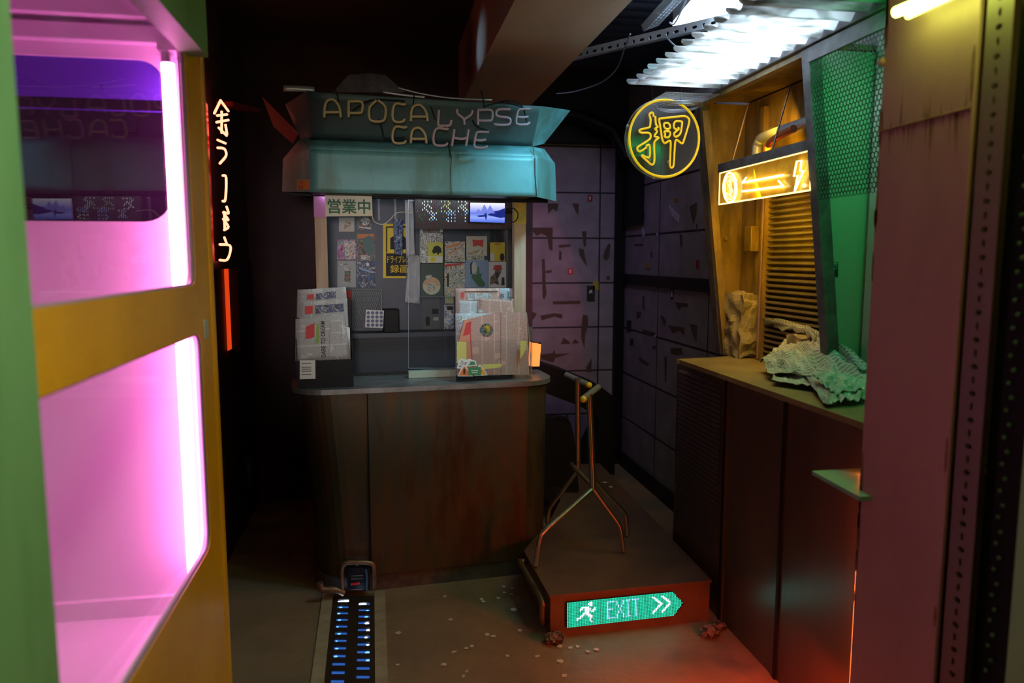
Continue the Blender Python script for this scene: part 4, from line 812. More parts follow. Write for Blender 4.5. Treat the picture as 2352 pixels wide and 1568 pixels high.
# ============================================================ PHONE BOOTH (left)
XB = -.51
pb_ = thing('phone_booth', (-1.0, 1.7, 0), 'yellow framed booth with rounded windows and a bright pink tube lit interior', 'booth')
def bx(y, z): return Vector((XB, y, z))
fw = Vector((-.014, 0, 0)); yF = 2.335; yN = .95
mb = MB(); holed(mb, (yN, 1.458, yF, 2.22), [(q[0], q[1]) for q in rrect(1.0, 1.525, 2.145, 2.165, .045)], bx, fw)
holed(mb, (yN, .05, yF, 1.458), [(q[0], q[1]) for q in rrect(1.0, .765, 2.175, 1.392, .05)], bx, fw)
mb.build('yellow_frame', m_yellow_frame, pb_)
mb = MB(); bl_ = lambda y, z: Vector((XB-.0145, y, z)); fl_ = Vector((-.006, 0, 0))
holed(mb, (yN, 1.458, 2.235, 2.22), rrect(1.0, 1.525, 2.147, 2.165, .045), bl_, fl_); holed(mb, (yN, .08, 2.235, 1.458), rrect(1.0, .765, 2.177, 1.392, .05), bl_, fl_)
mb.build('white_lining', m_white_in, pb_)
m_mould = mat('grey_gasket', (0.3, 0.24, 0.3), 0.4)
MB().tube([bx(*q) + Vector((-.008, 0, 0)) for q in rrect(1.0, 1.525, 2.145, 2.165, .045)], .006, 6, closed=True).build('window_gasket', m_mould, pb_)
MB().tube([bx(*q) + Vector((-.008, 0, 0)) for q in rrect(1.0, .765, 2.175, 1.392, .05)], .006, 6, closed=True).build('window_gasket', m_mould, pb_)
for y1_, z0_, z1_ in ((2.16, 1.515, 2.175), (2.19, .755, 1.4)):
    MB().prism([(XB-.064, .99, z0_), (XB-.022, y1_, z0_), (XB-.022, y1_, z1_), (XB-.064, .99, z1_)], (.003, 0, 0)).build('glass_pane', m_glass, pb_)
# rounded edge post at the far corner, latch plate
MB().box((XB-.12, 2.3, .05), (XB+.006, yF+.012, 2.24)).build('corner_post', m_yellow_frame, pb_, bevel=.012)
l0 = PX(473, 755, XB+.003); MB().box((XB, l0.y-.02, l0.z-.028), (XB+.006, l0.y+.02, l0.z+.028)).build('latch_plate', mat('pale_latch', (.6,.62,.5), .3, .3), pb_, bevel=.003)
# far wall of the booth with the rounded window
YW = 2.24
w0, w1 = PY(60, 507, YW), PY(378, 138, YW)
mb = MB(); holed(mb, (-1.42, .3, XB-.035, 2.42), [(q[0], q[1]) for q in rrect(-1.25, w0.z, w1.x, w1.z, .075)], lambda x, z: Vector((x, YW, z)), (0, .03, 0)); mb.build('far_wall', m_white_in, pb_)
m_dpane = mat('dark_violet_glass', (0.012, 0.004, 0.016), 0.06, spec=.5); m_vreflect = mat('violet_reflection', (0.1, 0.05, 0.5), 0.35)
MB().box((-1.26, YW+.02, w0.z-.01), (w1.x+.01, YW+.026, w1.z+.01)).build('dark_window', m_dpane, pb_)
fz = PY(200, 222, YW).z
MB().box((-1.25, YW+.014, fz), (w1.x, YW+.019, w1.z)).build('violet_reflection', m_vreflect, pb_)  # reflection painted as a blue-violet band across the window top
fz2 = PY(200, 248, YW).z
MB().box((-1.25, YW+.0145, fz2-.003), (w1.x, YW+.019, fz2)).build('reflection_line', m_vreflect, pb_)  # thin line of the same painted reflection
# other walls
MB().box((-1.45, .95, .05), (-1.42, 2.27, 2.42)).build('left_wall', m_white_in, pb_)
MB().box((-1.42, .92, .05), (XB-.035, .95, 2.42)).build('near_wall', m_white_in, pb_)
MB().box((-1.45, .92, 2.42), (XB-.04, 2.27, 2.45)).build('inner_ceiling', m_white_in, pb_)
for zz, dd in ((2.3, .09), (2.24, .06), (2.18, .035)):
    MB().box((-1.42, YW-dd, zz), (XB-.035, YW, zz+.045)).build('cornice', m_white_in, pb_, bevel=.004)
zb = PY(300, 1410, YW).z
MB().box((-1.42, 1.5, zb-.04), (XB-.04, YW, zb)).build('bench_shelf', m_white_in, pb_)
MB().box((-1.42, 1.53, .05), (XB-.04, 1.56, zb-.04)).build('bench_front', m_white_in, pb_)
MB().box((-1.42, YW-.02, zb), (XB-.04, YW, zb+.055)).build('bench_upstand', m_white_in, pb_)
MB().box((-1.42, .95, .05), (XB-.035, 2.24, .08)).build('booth_floor', m_white_in, pb_)
# green fascia and near green door post
ra = [PX(365, -10, XB+.03), PX(478, 132, XB+.03)]
MB().prism([Vector((XB+.05, q[0], q[1])) for q in ((.75, PX(478,132,XB+.05).z), (PX(478,132,XB+.05).y, PX(478,132,XB+.05).z), (PX(478,132,XB+.05).y, 2.6), (.75, 2.6))], (-.06, 0, 0)).build('green_fascia', m_green_paint, pb_)
MB().box((-1.5, .75, 2.45), (XB+.06, 2.4, 2.62)).build('roof_block', m_green_paint, pb_)
dp = MB().box((-.56, .45, .02), (-.5, 1.165, 2.5)); dp.build('green_door_edge', m_green_paint, pb_, bevel=.008)
# tubes
tb_ = thing('tube_lamp', (-.63, 2.18, 0.8), 'tall bright pink-white tube lamp in the far corner of the booth', 'lamp')
xt = PY(393, 300, 2.17).x; zt_ = PY(393, 146, 2.17).z; z0_ = PY(455, 1325, 2.17).z
m_pink = emi('pink_tube', (1, .2, .64), 24)
MB().tube([(xt, 2.17, z0_), (xt, 2.17, zt_)], .017, 14).build('tube', m_pink, tb_)
MB().tube([(xt, 2.17, zt_), (xt, 2.17, zt_+.03)], .017, 14).build('end_cap', mat('chrome', (.8,.8,.8), .2, 1), tb_)
MB().box((xt-.02, 2.15, zt_+.03), (xt+.03, 2.22, zt_+.05)).build('bracket', m_white_in, tb_)

# ============================================================ RED NEON on left wall
rn = thing('red_neon_sign', (XL+.06, 3.4, 1.55), 'tall red neon sign of stacked characters on the left wall by the booth', 'neon sign')
m_rneon = emi('red_neon', (1, .16, .09), 5.5)
def R1(x, y): return PX(x/1.96, y/1.96, -.745)
for st_ in ([[(993,452),(965,510)],[(993,452),(1028,500)],[(978,520),(1022,515)],[(998,500),(998,600)],[(975,550),(1028,540)],[(985,575),(1020,610)],[(1015,560),(1022,605)]],
            [[(980,630),(1015,645)],[(980,665),(1010,670),(1018,700),(990,735)]], [[(1003,790),(1018,800),(1015,895),(1003,905)]],
            [[(1020,930),(1028,960),(1005,955),(1028,990),(1005,985),(1028,1020),(1010,1035)],[(1010,960),(1012,1030)]], [[(1010,1068),(1020,1095)],[(990,1100),(1035,1105),(1035,1140),(1020,1170),(990,1170)]]):
    mb = MB()
    for s_ in st_: mb.tube(smoothpath([R1(*q) for q in s_], 4), .006, 8)
    mb.build('neon_character', m_rneon, rn)
a0_, a1_ = PX(478, 240, -.79), PX(478, 600, -.79)
m_redplate = mat('red_acrylic', (0.45, 0.02, 0.02), 0.2)
MB().box((-.80, 2.95, a1_.z+.0), (-.79, 3.7, a0_.z)).build('backing_plate', m_redplate, rn)
MB().box((XL+.001, 2.93, a1_.z-.02), (-.80, 3.72, a0_.z+.02)).build('case', m_black, rn)
for i in range(4): MB().tube([(-.79, 3.2+.02*i, a1_.z+.08+i*.2), (-.745, 3.3, a1_.z+.1+i*.2)], .004, 6).build('wire', m_black, rn)
# red ledge and flap next to it
m_redpaint = mat('red_paint', (0.5, 0.05, 0.05), 0.5, bump=.05)
rl = MB().hexa([PX(497, 242, XL+.02), PX(497, 242, XL+.02)+Vector((.08,0,0)), PX(628, 273, XL+.02)+Vector((.08,0,0)), PX(628, 273, XL+.02), PX(497, 232, XL+.02), PX(497, 232, XL+.02)+Vector((.08,0,0)), PX(628, 262, XL+.02)+Vector((.08,0,0)), PX(628, 262, XL+.02)])
tag(rl.build('red_ledge', m_redpaint), 'narrow red ledge running along the top of the left wall behind the red neon', 'ledge')
sheet_ = [KP(602, 222, -.05), KP(628, 290, .0), KP(672, 330, .12), KP(686, 306, .1)]
o = MB().prism(sheet_, KV*.005).build('red_flap', m_redpaint); tag(o, 'bent red metal flap left of the kiosk awning', 'metal flap')
o = MB().tube(smoothpath([KP(x, y, .0) for x, y in ((612, 322), (622, 345), (633, 362), (645, 380))], 4), .0025, 6).build('thin_cable', m_black); tag(o, 'thin black cable hanging below the red flap', 'cable')
# lit slot below
sl = thing('slot_lamp', PX(525, 800, XL+.02), 'narrow red-orange glowing slot in a dark cabinet under the red neon', 'lamp')
s0, s1 = PX(516, 616, XL+.012), PX(536, 798, XL+.012)
MB().box((XL+.008, s0.y, s1.z), (XL+.014, s1.y-.05, s0.z)).build('glow_strip', emi('slot_red', (1, .07, .01), .75), sl)
MB().box((XL+.002, s1.y-.05, s1.z-.02), (XL+.06, s1.y+.35, s0.z+.04)).build('frame', m_black, sl); MB().box((XL+.002, 2.6, s0.z), (XL+.06, s1.y-.05, s0.z+.04)).build('frame', m_black, sl)

# ============================================================ RIGHT BOOTH
rb = thing('exchange_booth', (1.62, 2.6, 0), 'yellow-lit exchange booth with counter and leaning frame against the right wall', 'booth')
XF = 1.446; ZB = 1.1
MB().box((XF, 1.3, 0), (XR-.002, 3.44, ZB)).build('counter_base', m_counterfront, rb)
ys_ = [PX(1663, 1100, XF).y, PX(1800, 1100, XF).y]
for y_ in ys_: MB().box((XF-.008, y_-.006, 0), (XF, y_+.006, ZB)).build('panel_seam', m_black, rb)
for y_ in (ys_[0]-.02, ys_[1]+.02): MB().box((XF-.006, y_-.008, 0), (XF, y_+.008, ZB)).build('seam_strip', m_counterfront, rb)
# louvre panel
mb = MB(); yl0, yl1 = PX(1652, 1100, XF).y, 3.40
n_l = 34
for i in range(n_l):
    z_ = .28 + i*(.78/n_l); mb.hexa([Vector(q) for q in ((XF-.012, yl0, z_), (XF, yl0, z_), (XF, yl1, z_), (XF-.012, yl1, z_), (XF-.002, yl0, z_+.014), (XF, yl0, z_+.014), (XF, yl1, z_+.014), (XF-.002, yl1, z_+.014))])
mb.build('louvre_panel', m_counterfront, rb)
ct0 = PZ(1553, 825, 1.12)
MB().prism([Vector((1.376, 1.3, ZB)), Vector((1.376, ct0.y-.02, ZB)), Vector((ct0.x, ct0.y, ZB)), Vector((XR-.003, 3.36, ZB)), Vector((XR-.003, 1.3, ZB))][::-1], UP*.02).build('counter_board', m_bench, rb, bevel=.002)
# leaning frame: plane from (1.67, z=1.12) to (1.51, z=2.35)
XT, XBt = 1.515, 1.665; ZT = 2.35
def xl(z): return XBt + (XT-XBt)*(z-1.12)/(ZT-1.12)
LN = Vector((ZT-1.12, 0, -(XT-XBt))).normalized()
def LP(px, py, off=0): return PP(px, py, Vector((XBt, 0, 1.12)) - LN*off, LN)
def post(y0, y1, dx=.05, m=m_frame, name='frame_post', zt=ZT):
    return MB().hexa([Vector(q) for q in ((XBt, y0, 1.12), (XBt+dx, y0, 1.12), (XBt+dx, y1, 1.12), (XBt, y1, 1.12), (xl(zt), y0, zt), (xl(zt)+dx, y0, zt), (xl(zt)+dx, y1, zt), (xl(zt), y1, zt))]).build(name, m, rb, bevel=.003)
yp0 = 3.42; yp1 = LP(1845, 125).y
post(yp0, yp0+.045)
post(yp1-.035, yp1+.015)
# far side wall of plywood
MB().prism([Vector((XBt+.003, yp0+.045, 1.12)), Vector((XR-.002, yp0+.045, 1.12)), Vector((XR-.002, yp0+.045, ZT)), Vector((XT+.003, yp0+.045, ZT))], (0, .02, 0)).build('side_wall', m_ply, rb)
# jamb board catching yellow light inside the far post
MB().hexa([Vector(q) for q in ((XBt+.003, yp0-.03, 1.12), (XBt+.04, yp0-.03, 1.12), (XBt+.04, yp0, 1.12), (XBt+.003, yp0, 1.12), (XT+.003, yp0-.03, ZT-.05), (XT+.04, yp0-.03, ZT-.05), (XT+.04, yp0, ZT-.05), (XT+.003, yp0, ZT-.05))]).build('jamb', m_ply, rb)
# header beam and roof
MB().box((XT-.012, 1.5, ZT), (XT+.05, yp0+.05, ZT+.05)).build('header', m_frame, rb, bevel=.004)
MB().box((XT+.005, 1.5, ZT-.022), (XT+.045, yp0+.045, ZT)).build('header_lining', m_ply, rb)
MB().box((XT+.05, yp1, ZT+.01), (XR-.002, yp0+.045, ZT+.03)).build('roof_board', m_ply, rb)
MB().box((XR-.03, yp1, 1.12), (XR-.003, yp0+.045, ZT)).build('back_board', m_ply, rb)
MB().prism([Vector((XBt+.04, yp1-.012, 1.12)), Vector((XR-.003, yp1-.012, 1.12)), Vector((XR-.003, yp1-.012, ZT)), Vector((XT+.04, yp1-.012, ZT))], (0, .012, 0)).build('partition', mat('painted_partition', (.36,.42,.38), .45), rb)
# roller shutter on the back
XS = XR - .05
sy0, sy1 = PX(1765, 640, XS).y, 2.65
sz0, sz1 = 1.13, PX(1800, 430, XS).z+.04
mb = MB(); n_s = 32; hS = (sz1-sz0)/n_s
for i in range(n_s):
    z_ = sz0 + i*hS
    mb.prism([Vector((XS, sy0, z_)), Vector((XS-.014, sy0, z_+hS*.25)), Vector((XS-.012, sy0, z_+hS*.55)), Vector((XS, sy0, z_+hS*.7)), Vector((XS+.018, sy0, z_+hS*.7)), Vector((XS+.018, sy0, z_))], (0, sy1-sy0, 0))
mb.build('roller_shutter', m_shutter, rb)
MB().box((XS-.03, sy0, 1.12), (XS+.02, sy0+.035, sz1+.05)).build('shutter_guide', m_ply, rb)
# pieces on the plywood side: slotted strip, wooden block, pipe, socket
MB().box((XR-.055, sy0+.09, 1.12), (XR-.03, sy0+.13, 2.3)).build('wood_batten', m_ply, rb)
bz = PX(1720, 520, XR-.08).z
MB().box((XR-.1, sy0+.085, bz-.12), (XR-.055, sy0+.155, bz)).build('wood_block', m_ply, rb, bevel=.004)
mb = MB()
for i in range(26): mb.box((XR-.0325, sy0+.058, 1.2+i*.035), (XR-.0305, sy0+.066, 1.212+i*.035))
MB().box((XR-.0305, sy0+.045, 1.12), (XR-.0302, sy0+.08, 2.2)).build('slotted_strip', m_alu, rb); mb.build('strip_slots', m_ink, rb)
sc_ = PY(1667, 547, yp0+.04)
MB().tube([sc_ + Vector((0, .005, 0)), sc_ - Vector((0, .004, 0))], .011, 14).build('socket', m_copper, rb)
MB().tube([(XR-.075, sy0+.02, 1.13), (XR-.075, sy0+.02, 2.0)], .008, 10).build('thin_pipe', mat('mauve_pipe', (.5,.3,.42), .3, .6), rb)
MB().tube(smoothpath([Vector((XR-.1, sy0+.06, 1.95)), Vector((XR-.1, sy0+.06, 2.1)), Vector((XR-.1, sy0+.04, 2.13)), Vector((XR-.1, sy0-.02, 2.145)), Vector((XR-.1, 2.7, 2.15))], 4), .022, 12).build('grey_pipe', mat('grey_pipe', (.3,.32,.38), .4, .3), rb)
MB().tube(smoothpath([Vector((XR-.16, 3.0, 2.02)), Vector((XR-.16, 3.0, 2.07)), Vector((XR-.16, 2.96, 2.1)), Vector((XR-.16, 2.8, 2.12))], 4), .016, 10).build('copper_elbow', mat('red_copper', (.5,.15,.07), .3, .7), rb)
# crumpled paper stuffing
def crumple(name, lo, hi, m, label, cat, n=14, amp=.02, sc=14, seed=0):
    mb = MB(); lo = Vector(lo); hi = Vector(hi)
    def off(p):
        q = p*sc + Vector((seed, seed*2, 3)); a_ = abs(noise.noise(q)); b_ = abs(noise.noise(q*2.3))
        return Vector((noise.noise(q+Vector((5,0,0))), noise.noise(q+Vector((0,5,0))), noise.noise(q+Vector((0,0,5)))))*amp*1.3 + (p-(lo+hi)/2).normalized()*(a_+b_*.5)*amp
    faces = [((0,0,0),(1,0,0),(1,0,1),(0,0,1)), ((1,0,0),(1,1,0),(1,1,1),(1,0,1)), ((1,1,0),(0,1,0),(0,1,1),(1,1,1)), ((0,1,0),(0,0,0),(0,0,1),(0,1,1)), ((0,0,1),(1,0,1),(1,1,1),(0,1,1)), ((0,1,0),(1,1,0),(1,0,0),(0,0,0))]
    d = hi - lo
    for f in faces:
        c = [lo + Vector((q[0]*d.x, q[1]*d.y, q[2]*d.z)) for q in f]
        mb.quadpatch(c, n, n, lambda u, v, c=c: off(c[0].lerp(c[1], u).lerp(c[3].lerp(c[2], u), v)), smooth=False)
    o = mb.build(name, m); tag(o, label, cat); return o
np_c = newsprint('newsprint_brown', (.36,.27,.17), (.08,.06,.04), colw=.05, line=260)
c0 = PX(1672, 818, 1.69); c1 = PX(1738, 692, 1.69)
crumple('paper_bundle', (1.675, 3.23, 1.13), (1.765, 3.4, 1.42), np_c, 'tall crumpled newsprint bundle on the counter by the lit plywood jamb', 'paper bundle', n=16, amp=.018, sc=17)
crumple('paper_bundle', (1.69, 2.74, 1.13), (1.755, 2.86, 1.27), np_c, 'short crumpled newsprint bundle in front of the roller shutter', 'paper bundle', n=14, amp=.018, sc=17, seed=4)
# ---- yellow exchange sign
m_yneon = emi('yellow_neon', (1, .7, .22), 9); m_yglow = mat('amber_acrylic', (.6,.35,.03), .3, col2=(.35,.2,.02), sc=14, emit=(1,.42,.02), es=.16); m_yedge = emi('yellow_edge', (1, .68, .22), 3.4)
XY = 1.575
def YP(x, y, o=0): return PX(*z1(x, y), XY-o)
yn = thing('exchange_sign', YP(480, 380), 'bright yellow neon sign with coin, two opposed arrows and a lightning bolt', 'neon sign')
sc4 = [YP(250, 380), YP(718, 318), YP(696, 124), YP(248, 220)]
sc4 = [sc4[0], Vector((XY, sc4[1].y, sc4[0].z)), Vector((XY, sc4[1].y, sc4[3].z)), Vector((XY, sc4[0].y, sc4[3].z))]
MB().prism(sc4, (.006, 0, 0)).build('panel', m_yglow, yn)
mb = MB()
for i in range(4): mb.tube([sc4[i], sc4[(i+1) % 4]], .0035, 6)
mb.build('glowing_edge', m_yedge, yn)
ph_ = Vector((.014, 0, 0))
MB().prism([p + ph_ for p in sc4], (.004, 0, 0)).build('back_plate', mat('amber_back', (.55,.33,.05), .5, col2=(.3,.16,.02), sc=20), yn)
MB().box((XY-.012, sc4[1].y, sc4[2].z+.001), (XY+.03, sc4[0].y, sc4[2].z+.04)).build('top_rail', m_frame, yn)
def ystroke(name, paths, r=.0042, closed=False, m=m_yneon):
    mb = MB()
    for p in paths: mb.tube([YP(x, y, .012) for x, y in p], r, 8, closed=closed)
    mb.build(name, m, yn)
def ring(cx, cy, rx, ry, n=28): return [(cx+rx*math.cos(2*math.pi*i/n), cy+ry*math.sin(2*math.pi*i/n)) for i in range(n)]
ystroke('coin_ring', [ring(306, 293, 34, 76)], closed=True); ystroke('coin_ring', [ring(306, 293, 25, 60)], r=.003, closed=True, m=m_yedge)
ystroke('coin_symbol', [[(322,262),(315,252),(298,256),(293,272),(300,288),(315,295),(320,310),(312,328),(296,330),(290,320)], [(305,242),(305,342)], [(312,242),(312,342)]], r=.0025, m=m_yedge)
ystroke('arrow', [[(580,228),(370,267),(390,242)]]); ystroke('arrow', [[(370,312),(580,285),(556,258)]])
ystroke('lightning_bolt', [[(650,158),(635,235),(655,231),(638,315),(685,205),(667,209),(674,154)]], r=.0035, closed=True)
MB().ball(YP(688, 282, .01), .008).build('knob', m_yedge, yn)
for y_ in (3.2, 2.85): MB().tube([Vector((XY+.01, y_, sc4[2].z+.04)), Vector((XY+.08, y_, 2.3))], .004, 6).build('hanger', m_copper, yn)
area('exchange_sign_glow', (XY+.035, (sc4[0].y+sc4[1].y)/2, (sc4[0].z+sc4[3].z)/2+.0), (XR, (sc4[0].y+sc4[1].y)/2+.3, 1.75), .12, .7, (1, .55, .01), 3.6)
area('exchange_sign_downlight', (XY-.02, (sc4[0].y+sc4[1].y)/2, sc4[0].z-.01), (XY-.06, (sc4[0].y+sc4[1].y)/2+.1, 1.1), .05, .7, (1, .6, .02), 2.2)
# ---- hex mesh panel and green compartment
hx = thing('hex_mesh_panel', LP(1940, 450), 'black hexagonal mesh panel leaning over the green-lit compartment', 'mesh panel')
yA, yB_ = yp1-.04, 1.62; zA, zB_ = LP(1880, 460).z, ZT-.005
UL = Vector((xl(2)-xl(1), 0, 1)).normalized()
Rh = .0105; mb = MB(); base = Vector((xl(zA), 0, zA)); Hm = (zB_-zA)/UL.z; nyc = int((yA-yB_)/(Rh*1.732)); nzc = int(Hm/(Rh*1.5))
for i in range(nyc):
    for j in range(nzc):
        cy_ = yA - Rh - (i + .5*(j % 2))*Rh*1.732; cv = Rh + j*Rh*1.5
        vs = []
        for rr in (Rh, Rh*.83):
            vs += [base + Vector((0, cy_ + rr*math.sin(math.pi/3*q), 0)) + UL*(cv + rr*math.cos(math.pi/3*q)) for q in range(6)]
        mb.add(vs, [(q, (q+1) % 6, 6+(q+1) % 6, 6+q) for q in range(6)])
mb.build('hexagonal_mesh', m_blackmetal, hx, solid=.0015)
MB().hexa([Vector(q) for q in ((xl(zB_)-.004, yB_, zB_-.05), (xl(zB_)+.01, yB_, zB_-.05), (xl(zB_)+.01, yA, zB_-.05), (xl(zB_)-.004, yA, zB_-.05), (xl(zB_)-.004, yB_, zB_), (xl(zB_)+.01, yB_, zB_), (xl(zB_)+.01, yA, zB_), (xl(zB_)-.004, yA, zB_))]).build('top_strip', m_frame, hx)
m_gwall = mat('compartment_wall', (.5,.52,.5), .45, bump=.02)
struct('wall_compartment', MB().box((XR-.02, 1.3, 1.12), (XR-.003, yp1-.035, ZT+.05)), m_gwall)
gt = thing('green_lamp', (XR-.1, 2.0, 1.7), 'bright green-white lamp half hidden behind the mesh by the pink column', 'lamp')
gl_ = PX(2008, 165, 1.7); gl2 = PX(2005, 285, 1.7)
MB().tube([(1.7, 1.99, 2.22), (1.7, 1.99, 2.06)], .012, 10).build('tube', emi('green_white', (.25, 1, .55), 9), gt)
MB().box((1.715, 1.97, 2.0), (1.74, 2.01, 2.26)).build('fixture', m_blackmetal, gt)
area('green_compartment_light', (1.6, 1.85, 2.32), (1.8, 2.3, 1.55), .5, .1, (.0, 1, .17), 4.5)
area('green_counter_light', (1.66, 1.95, 2.25), (1.6, 2.1, 1.1), .12, .2, (.02, 1, .3), .4)
s_ = thing('black_sticker', PY(1912, 636, yp1-.014), 'small black warning sticker with three circles on the green-lit wall', 'sticker')
MB().prism([PY(x, y, yp1-.015) for x, y in ((1903,634),(1925,636),(1925,602),(1903,601))], (0, .002, 0)).build('backing', m_ink, s_)
for cx_, cy_ in ((1908, 613), (1919, 613), (1913, 619)): MB().tube([PY(x, y, yp1-.0155) for x, y in ring(cx_, cy_, 3.6, 4.2, 12)], .0012, 5, closed=True).build('circle_mark', m_gry, s_)
MB().prism([PY(x, y, yp1-.0155) for x, y in ((1905,607),(1923,607),(1923,603),(1905,603))], (0, .0004, 0)).build('print', m_gry, s_)
# small items on the counter: crumpled newspapers
np_g = newsprint('newsprint_counter', (.42,.44,.4), (.05,.06,.05), colw=.06, line=150)
def csheet(pts, label, seed, amp=.012, n=26, m=np_g, sag=0.0, arch=0.0):
    """pts: (px,py,z) corners bl br tr tl on the counter area"""
    P4 = [PZ(x, y, z) for x, y, z in pts]
    for p in P4: p.x = min(p.x, 1.74)
    def f(u, v):
        q = Vector((u*3, v*3, seed)); r = noise.noise(q)*amp + (.5-abs(noise.noise(q*1.7)))*amp*2.2 + (.4-abs(noise.noise(q*3.7)))*amp*.9
        return Vector((noise.noise(q+Vector((3,0,0)))*amp*.7, noise.noise(q+Vector((0,3,0)))*amp*.7, r + arch*math.sin(math.pi*v) + sag*math.sin(math.pi*u)))
    o = MB().quadpatch(P4, n, n, f, smooth=False).build('newspaper', m, solid=.0012); tag(o, label, 'newspaper'); return o
csheet([(1760,868,1.13), (1990,885,1.16), (2010,770,1.26), (1748,838,1.15)], 'big crumpled newspaper sheet spread over the counter end', 1.3, amp=.02, arch=.03)
csheet([(1880,850,1.17), (2010,860,1.19), (2020,735,1.3), (1950,780,1.26)], 'newspaper sheet bunched up beside the pink column', 4.1, amp=.018, arch=.05)
csheet([(1770,880,1.13), (1960,905,1.135), (1985,850,1.15), (1790,845,1.14)], 'flat crumpled newspaper under the big sheet on the counter', 8.2, amp=.012)
csheet([(1895,935,1.125), (1925,925,1.135), (1880,865,1.16), (1850,870,1.15)], 'folded newspaper strip hanging over the counter edge', 2.2, amp=.01, n=12)
csheet([(1925,925,1.135), (2005,915,1.14), (1990,875,1.16), (1880,868,1.16)], 'fanned newspaper pages lying by the counter edge', 5.5, amp=.014, n=18)
csheet([(1915,905,1.15), (2010,895,1.155), (2000,865,1.18), (1860,862,1.18)], 'upper fan of newspaper pages on top of the fanned ones', 6.6, amp=.012, n=18)
# green shelf
gs = MB().prism([PZ(1865, 1081, .955), PZ(1975, 1141, .955), Vector((XF-.002, PZ(1975, 1141, .955).y, .955)), Vector((XF-.002, PZ(1865, 1081, .955).y, .955))], UP*-.012)
tag(gs.build('small_shelf', mat('green_shelf_top', (.2,.4,.25), .5)), 'small green shelf jutting from the booth counter front', 'shelf')
# orange neon tube
on = thing('orange_neon_tube', (XF-.02, 2.2, 0), 'vertical orange-red neon tube at the corner of the booth counter', 'neon tube')
yo = PX(1976, 1200, XF-.045).y
MB().tube([(XF-.045, yo, .02), (XF-.045, yo, 1.0)], .006, 10).build('tube', emi('orange_neon', (1, .13, .02), 20), on)
area('orange_tube_light', (XF-.06, yo-.02, .35), (1.2, yo+.22, 0), .05, .4, (1, .07, .015), 6, 110)
for z_ in (.08, .9): MB().box((XF-.052, yo-.008, z_), (XF-.003, yo+.008, z_+.012)).build('clip', m_blackmetal, on)

# ---- corrugated awning sheets
m_corr = bpy.data.materials.new('translucent_sheet'); m_corr.use_nodes = True; nt = m_corr.node_tree; nt.nodes.clear()
tl_ = nt.nodes.new('ShaderNodeBsdfTranslucent'); df = nt.nodes.new('ShaderNodeBsdfDiffuse'); tp = nt.nodes.new('ShaderNodeBsdfTransparent'); gs_ = nt.nodes.new('ShaderNodeBsdfGlossy'); gs_.inputs['Roughness'].default_value = .2
tcn = nt.nodes.new('ShaderNodeTexCoord'); mpn = nt.nodes.new('ShaderNodeMapping'); mpn.inputs['Scale'].default_value = (1.5, 9, 3); nz = nt.nodes.new('ShaderNodeTexNoise'); nz.inputs['Scale'].default_value = 5; nz.inputs['Detail'].default_value = 6
nt.links.new(tcn.outputs['Object'], mpn.inputs[0]); nt.links.new(mpn.outputs[0], nz.inputs[0]); rmp = nt.nodes.new('ShaderNodeMapRange'); rmp.inputs[1].default_value = .35; rmp.inputs[2].default_value = .6; nt.links.new(nz.outputs[0], rmp.inputs[0])
mxc = nt.nodes.new('ShaderNodeMix'); mxc.data_type = 'RGBA'; mxc.inputs[6].default_value = (.25,.27,.25,1); mxc.inputs[7].default_value = (.85,.9,.92,1); nt.links.new(rmp.outputs[0], mxc.inputs[0])
nt.links.new(mxc.outputs[2], tl_.inputs[0]); nt.links.new(mxc.outputs[2], df.inputs[0])
x1_ = nt.nodes.new('ShaderNodeMixShader'); x1_.inputs[0].default_value = .2; nt.links.new(tl_.outputs[0], x1_.inputs[1]); nt.links.new(df.outputs[0], x1_.inputs[2])
x2_ = nt.nodes.new('ShaderNodeMixShader'); x2_.inputs[0].default_value = .15; nt.links.new(x1_.outputs[0], x2_.inputs[1]); nt.links.new(gs_.outputs[0], x2_.inputs[2])
x3_ = nt.nodes.new('ShaderNodeMixShader'); x3_.inputs[0].default_value = .12; nt.links.new(x2_.outputs[0], x3_.inputs[1]); nt.links.new(tp.outputs[0], x3_.inputs[2])
ou = nt.nodes.new('ShaderNodeOutputMaterial'); nt.links.new(x3_.outputs[0], ou.inputs[0])
def corr(x0, x1, y0, y1, z, label, m, pitch=.076, amp=.013, jag=.0, name='corrugated_sheet', slope=0.0, cat='roof sheet'):
    ny = int(abs(y1-y0)/pitch*10); vs = []; nxx = 6; mb = MB()
    for i in range(ny+1):
        y = y0+(y1-y0)*i/ny; zz = z + amp*math.cos(2*math.pi*(y-y0)/pitch)
        xx0 = x0 + jag*(math.sin(2*math.pi*(y-y0)/pitch)*.5) + jag*.6*noise.noise(Vector((y*6, 1, 0)))
        for j in range(nxx+1): t = j/nxx; vs.append(Vector((xx0+(x1-xx0)*t, y, zz + slope*t + .004*noise.noise(Vector((t*4, y*5, 0))))))
    mb.add(vs, [(i*(nxx+1)+j, i*(nxx+1)+j+1, (i+1)*(nxx+1)+j+1, (i+1)*(nxx+1)+j) for i in range(ny) for j in range(nxx)], smooth=True)
    o = mb.build(name, m, solid=.0015); tag(o, label, cat); return o
corr(1.10, 1.50, 1.25, 3.22, 2.375, 'translucent corrugated awning sheet glowing white over the booth', m_corr, jag=.035, pitch=.086, amp=.017)
rs2 = random.Random(21); aw = bpy.data.objects['corrugated_sheet']; m_mark = mat('shadow_strip_brown', (.12,.08,.05), .8)
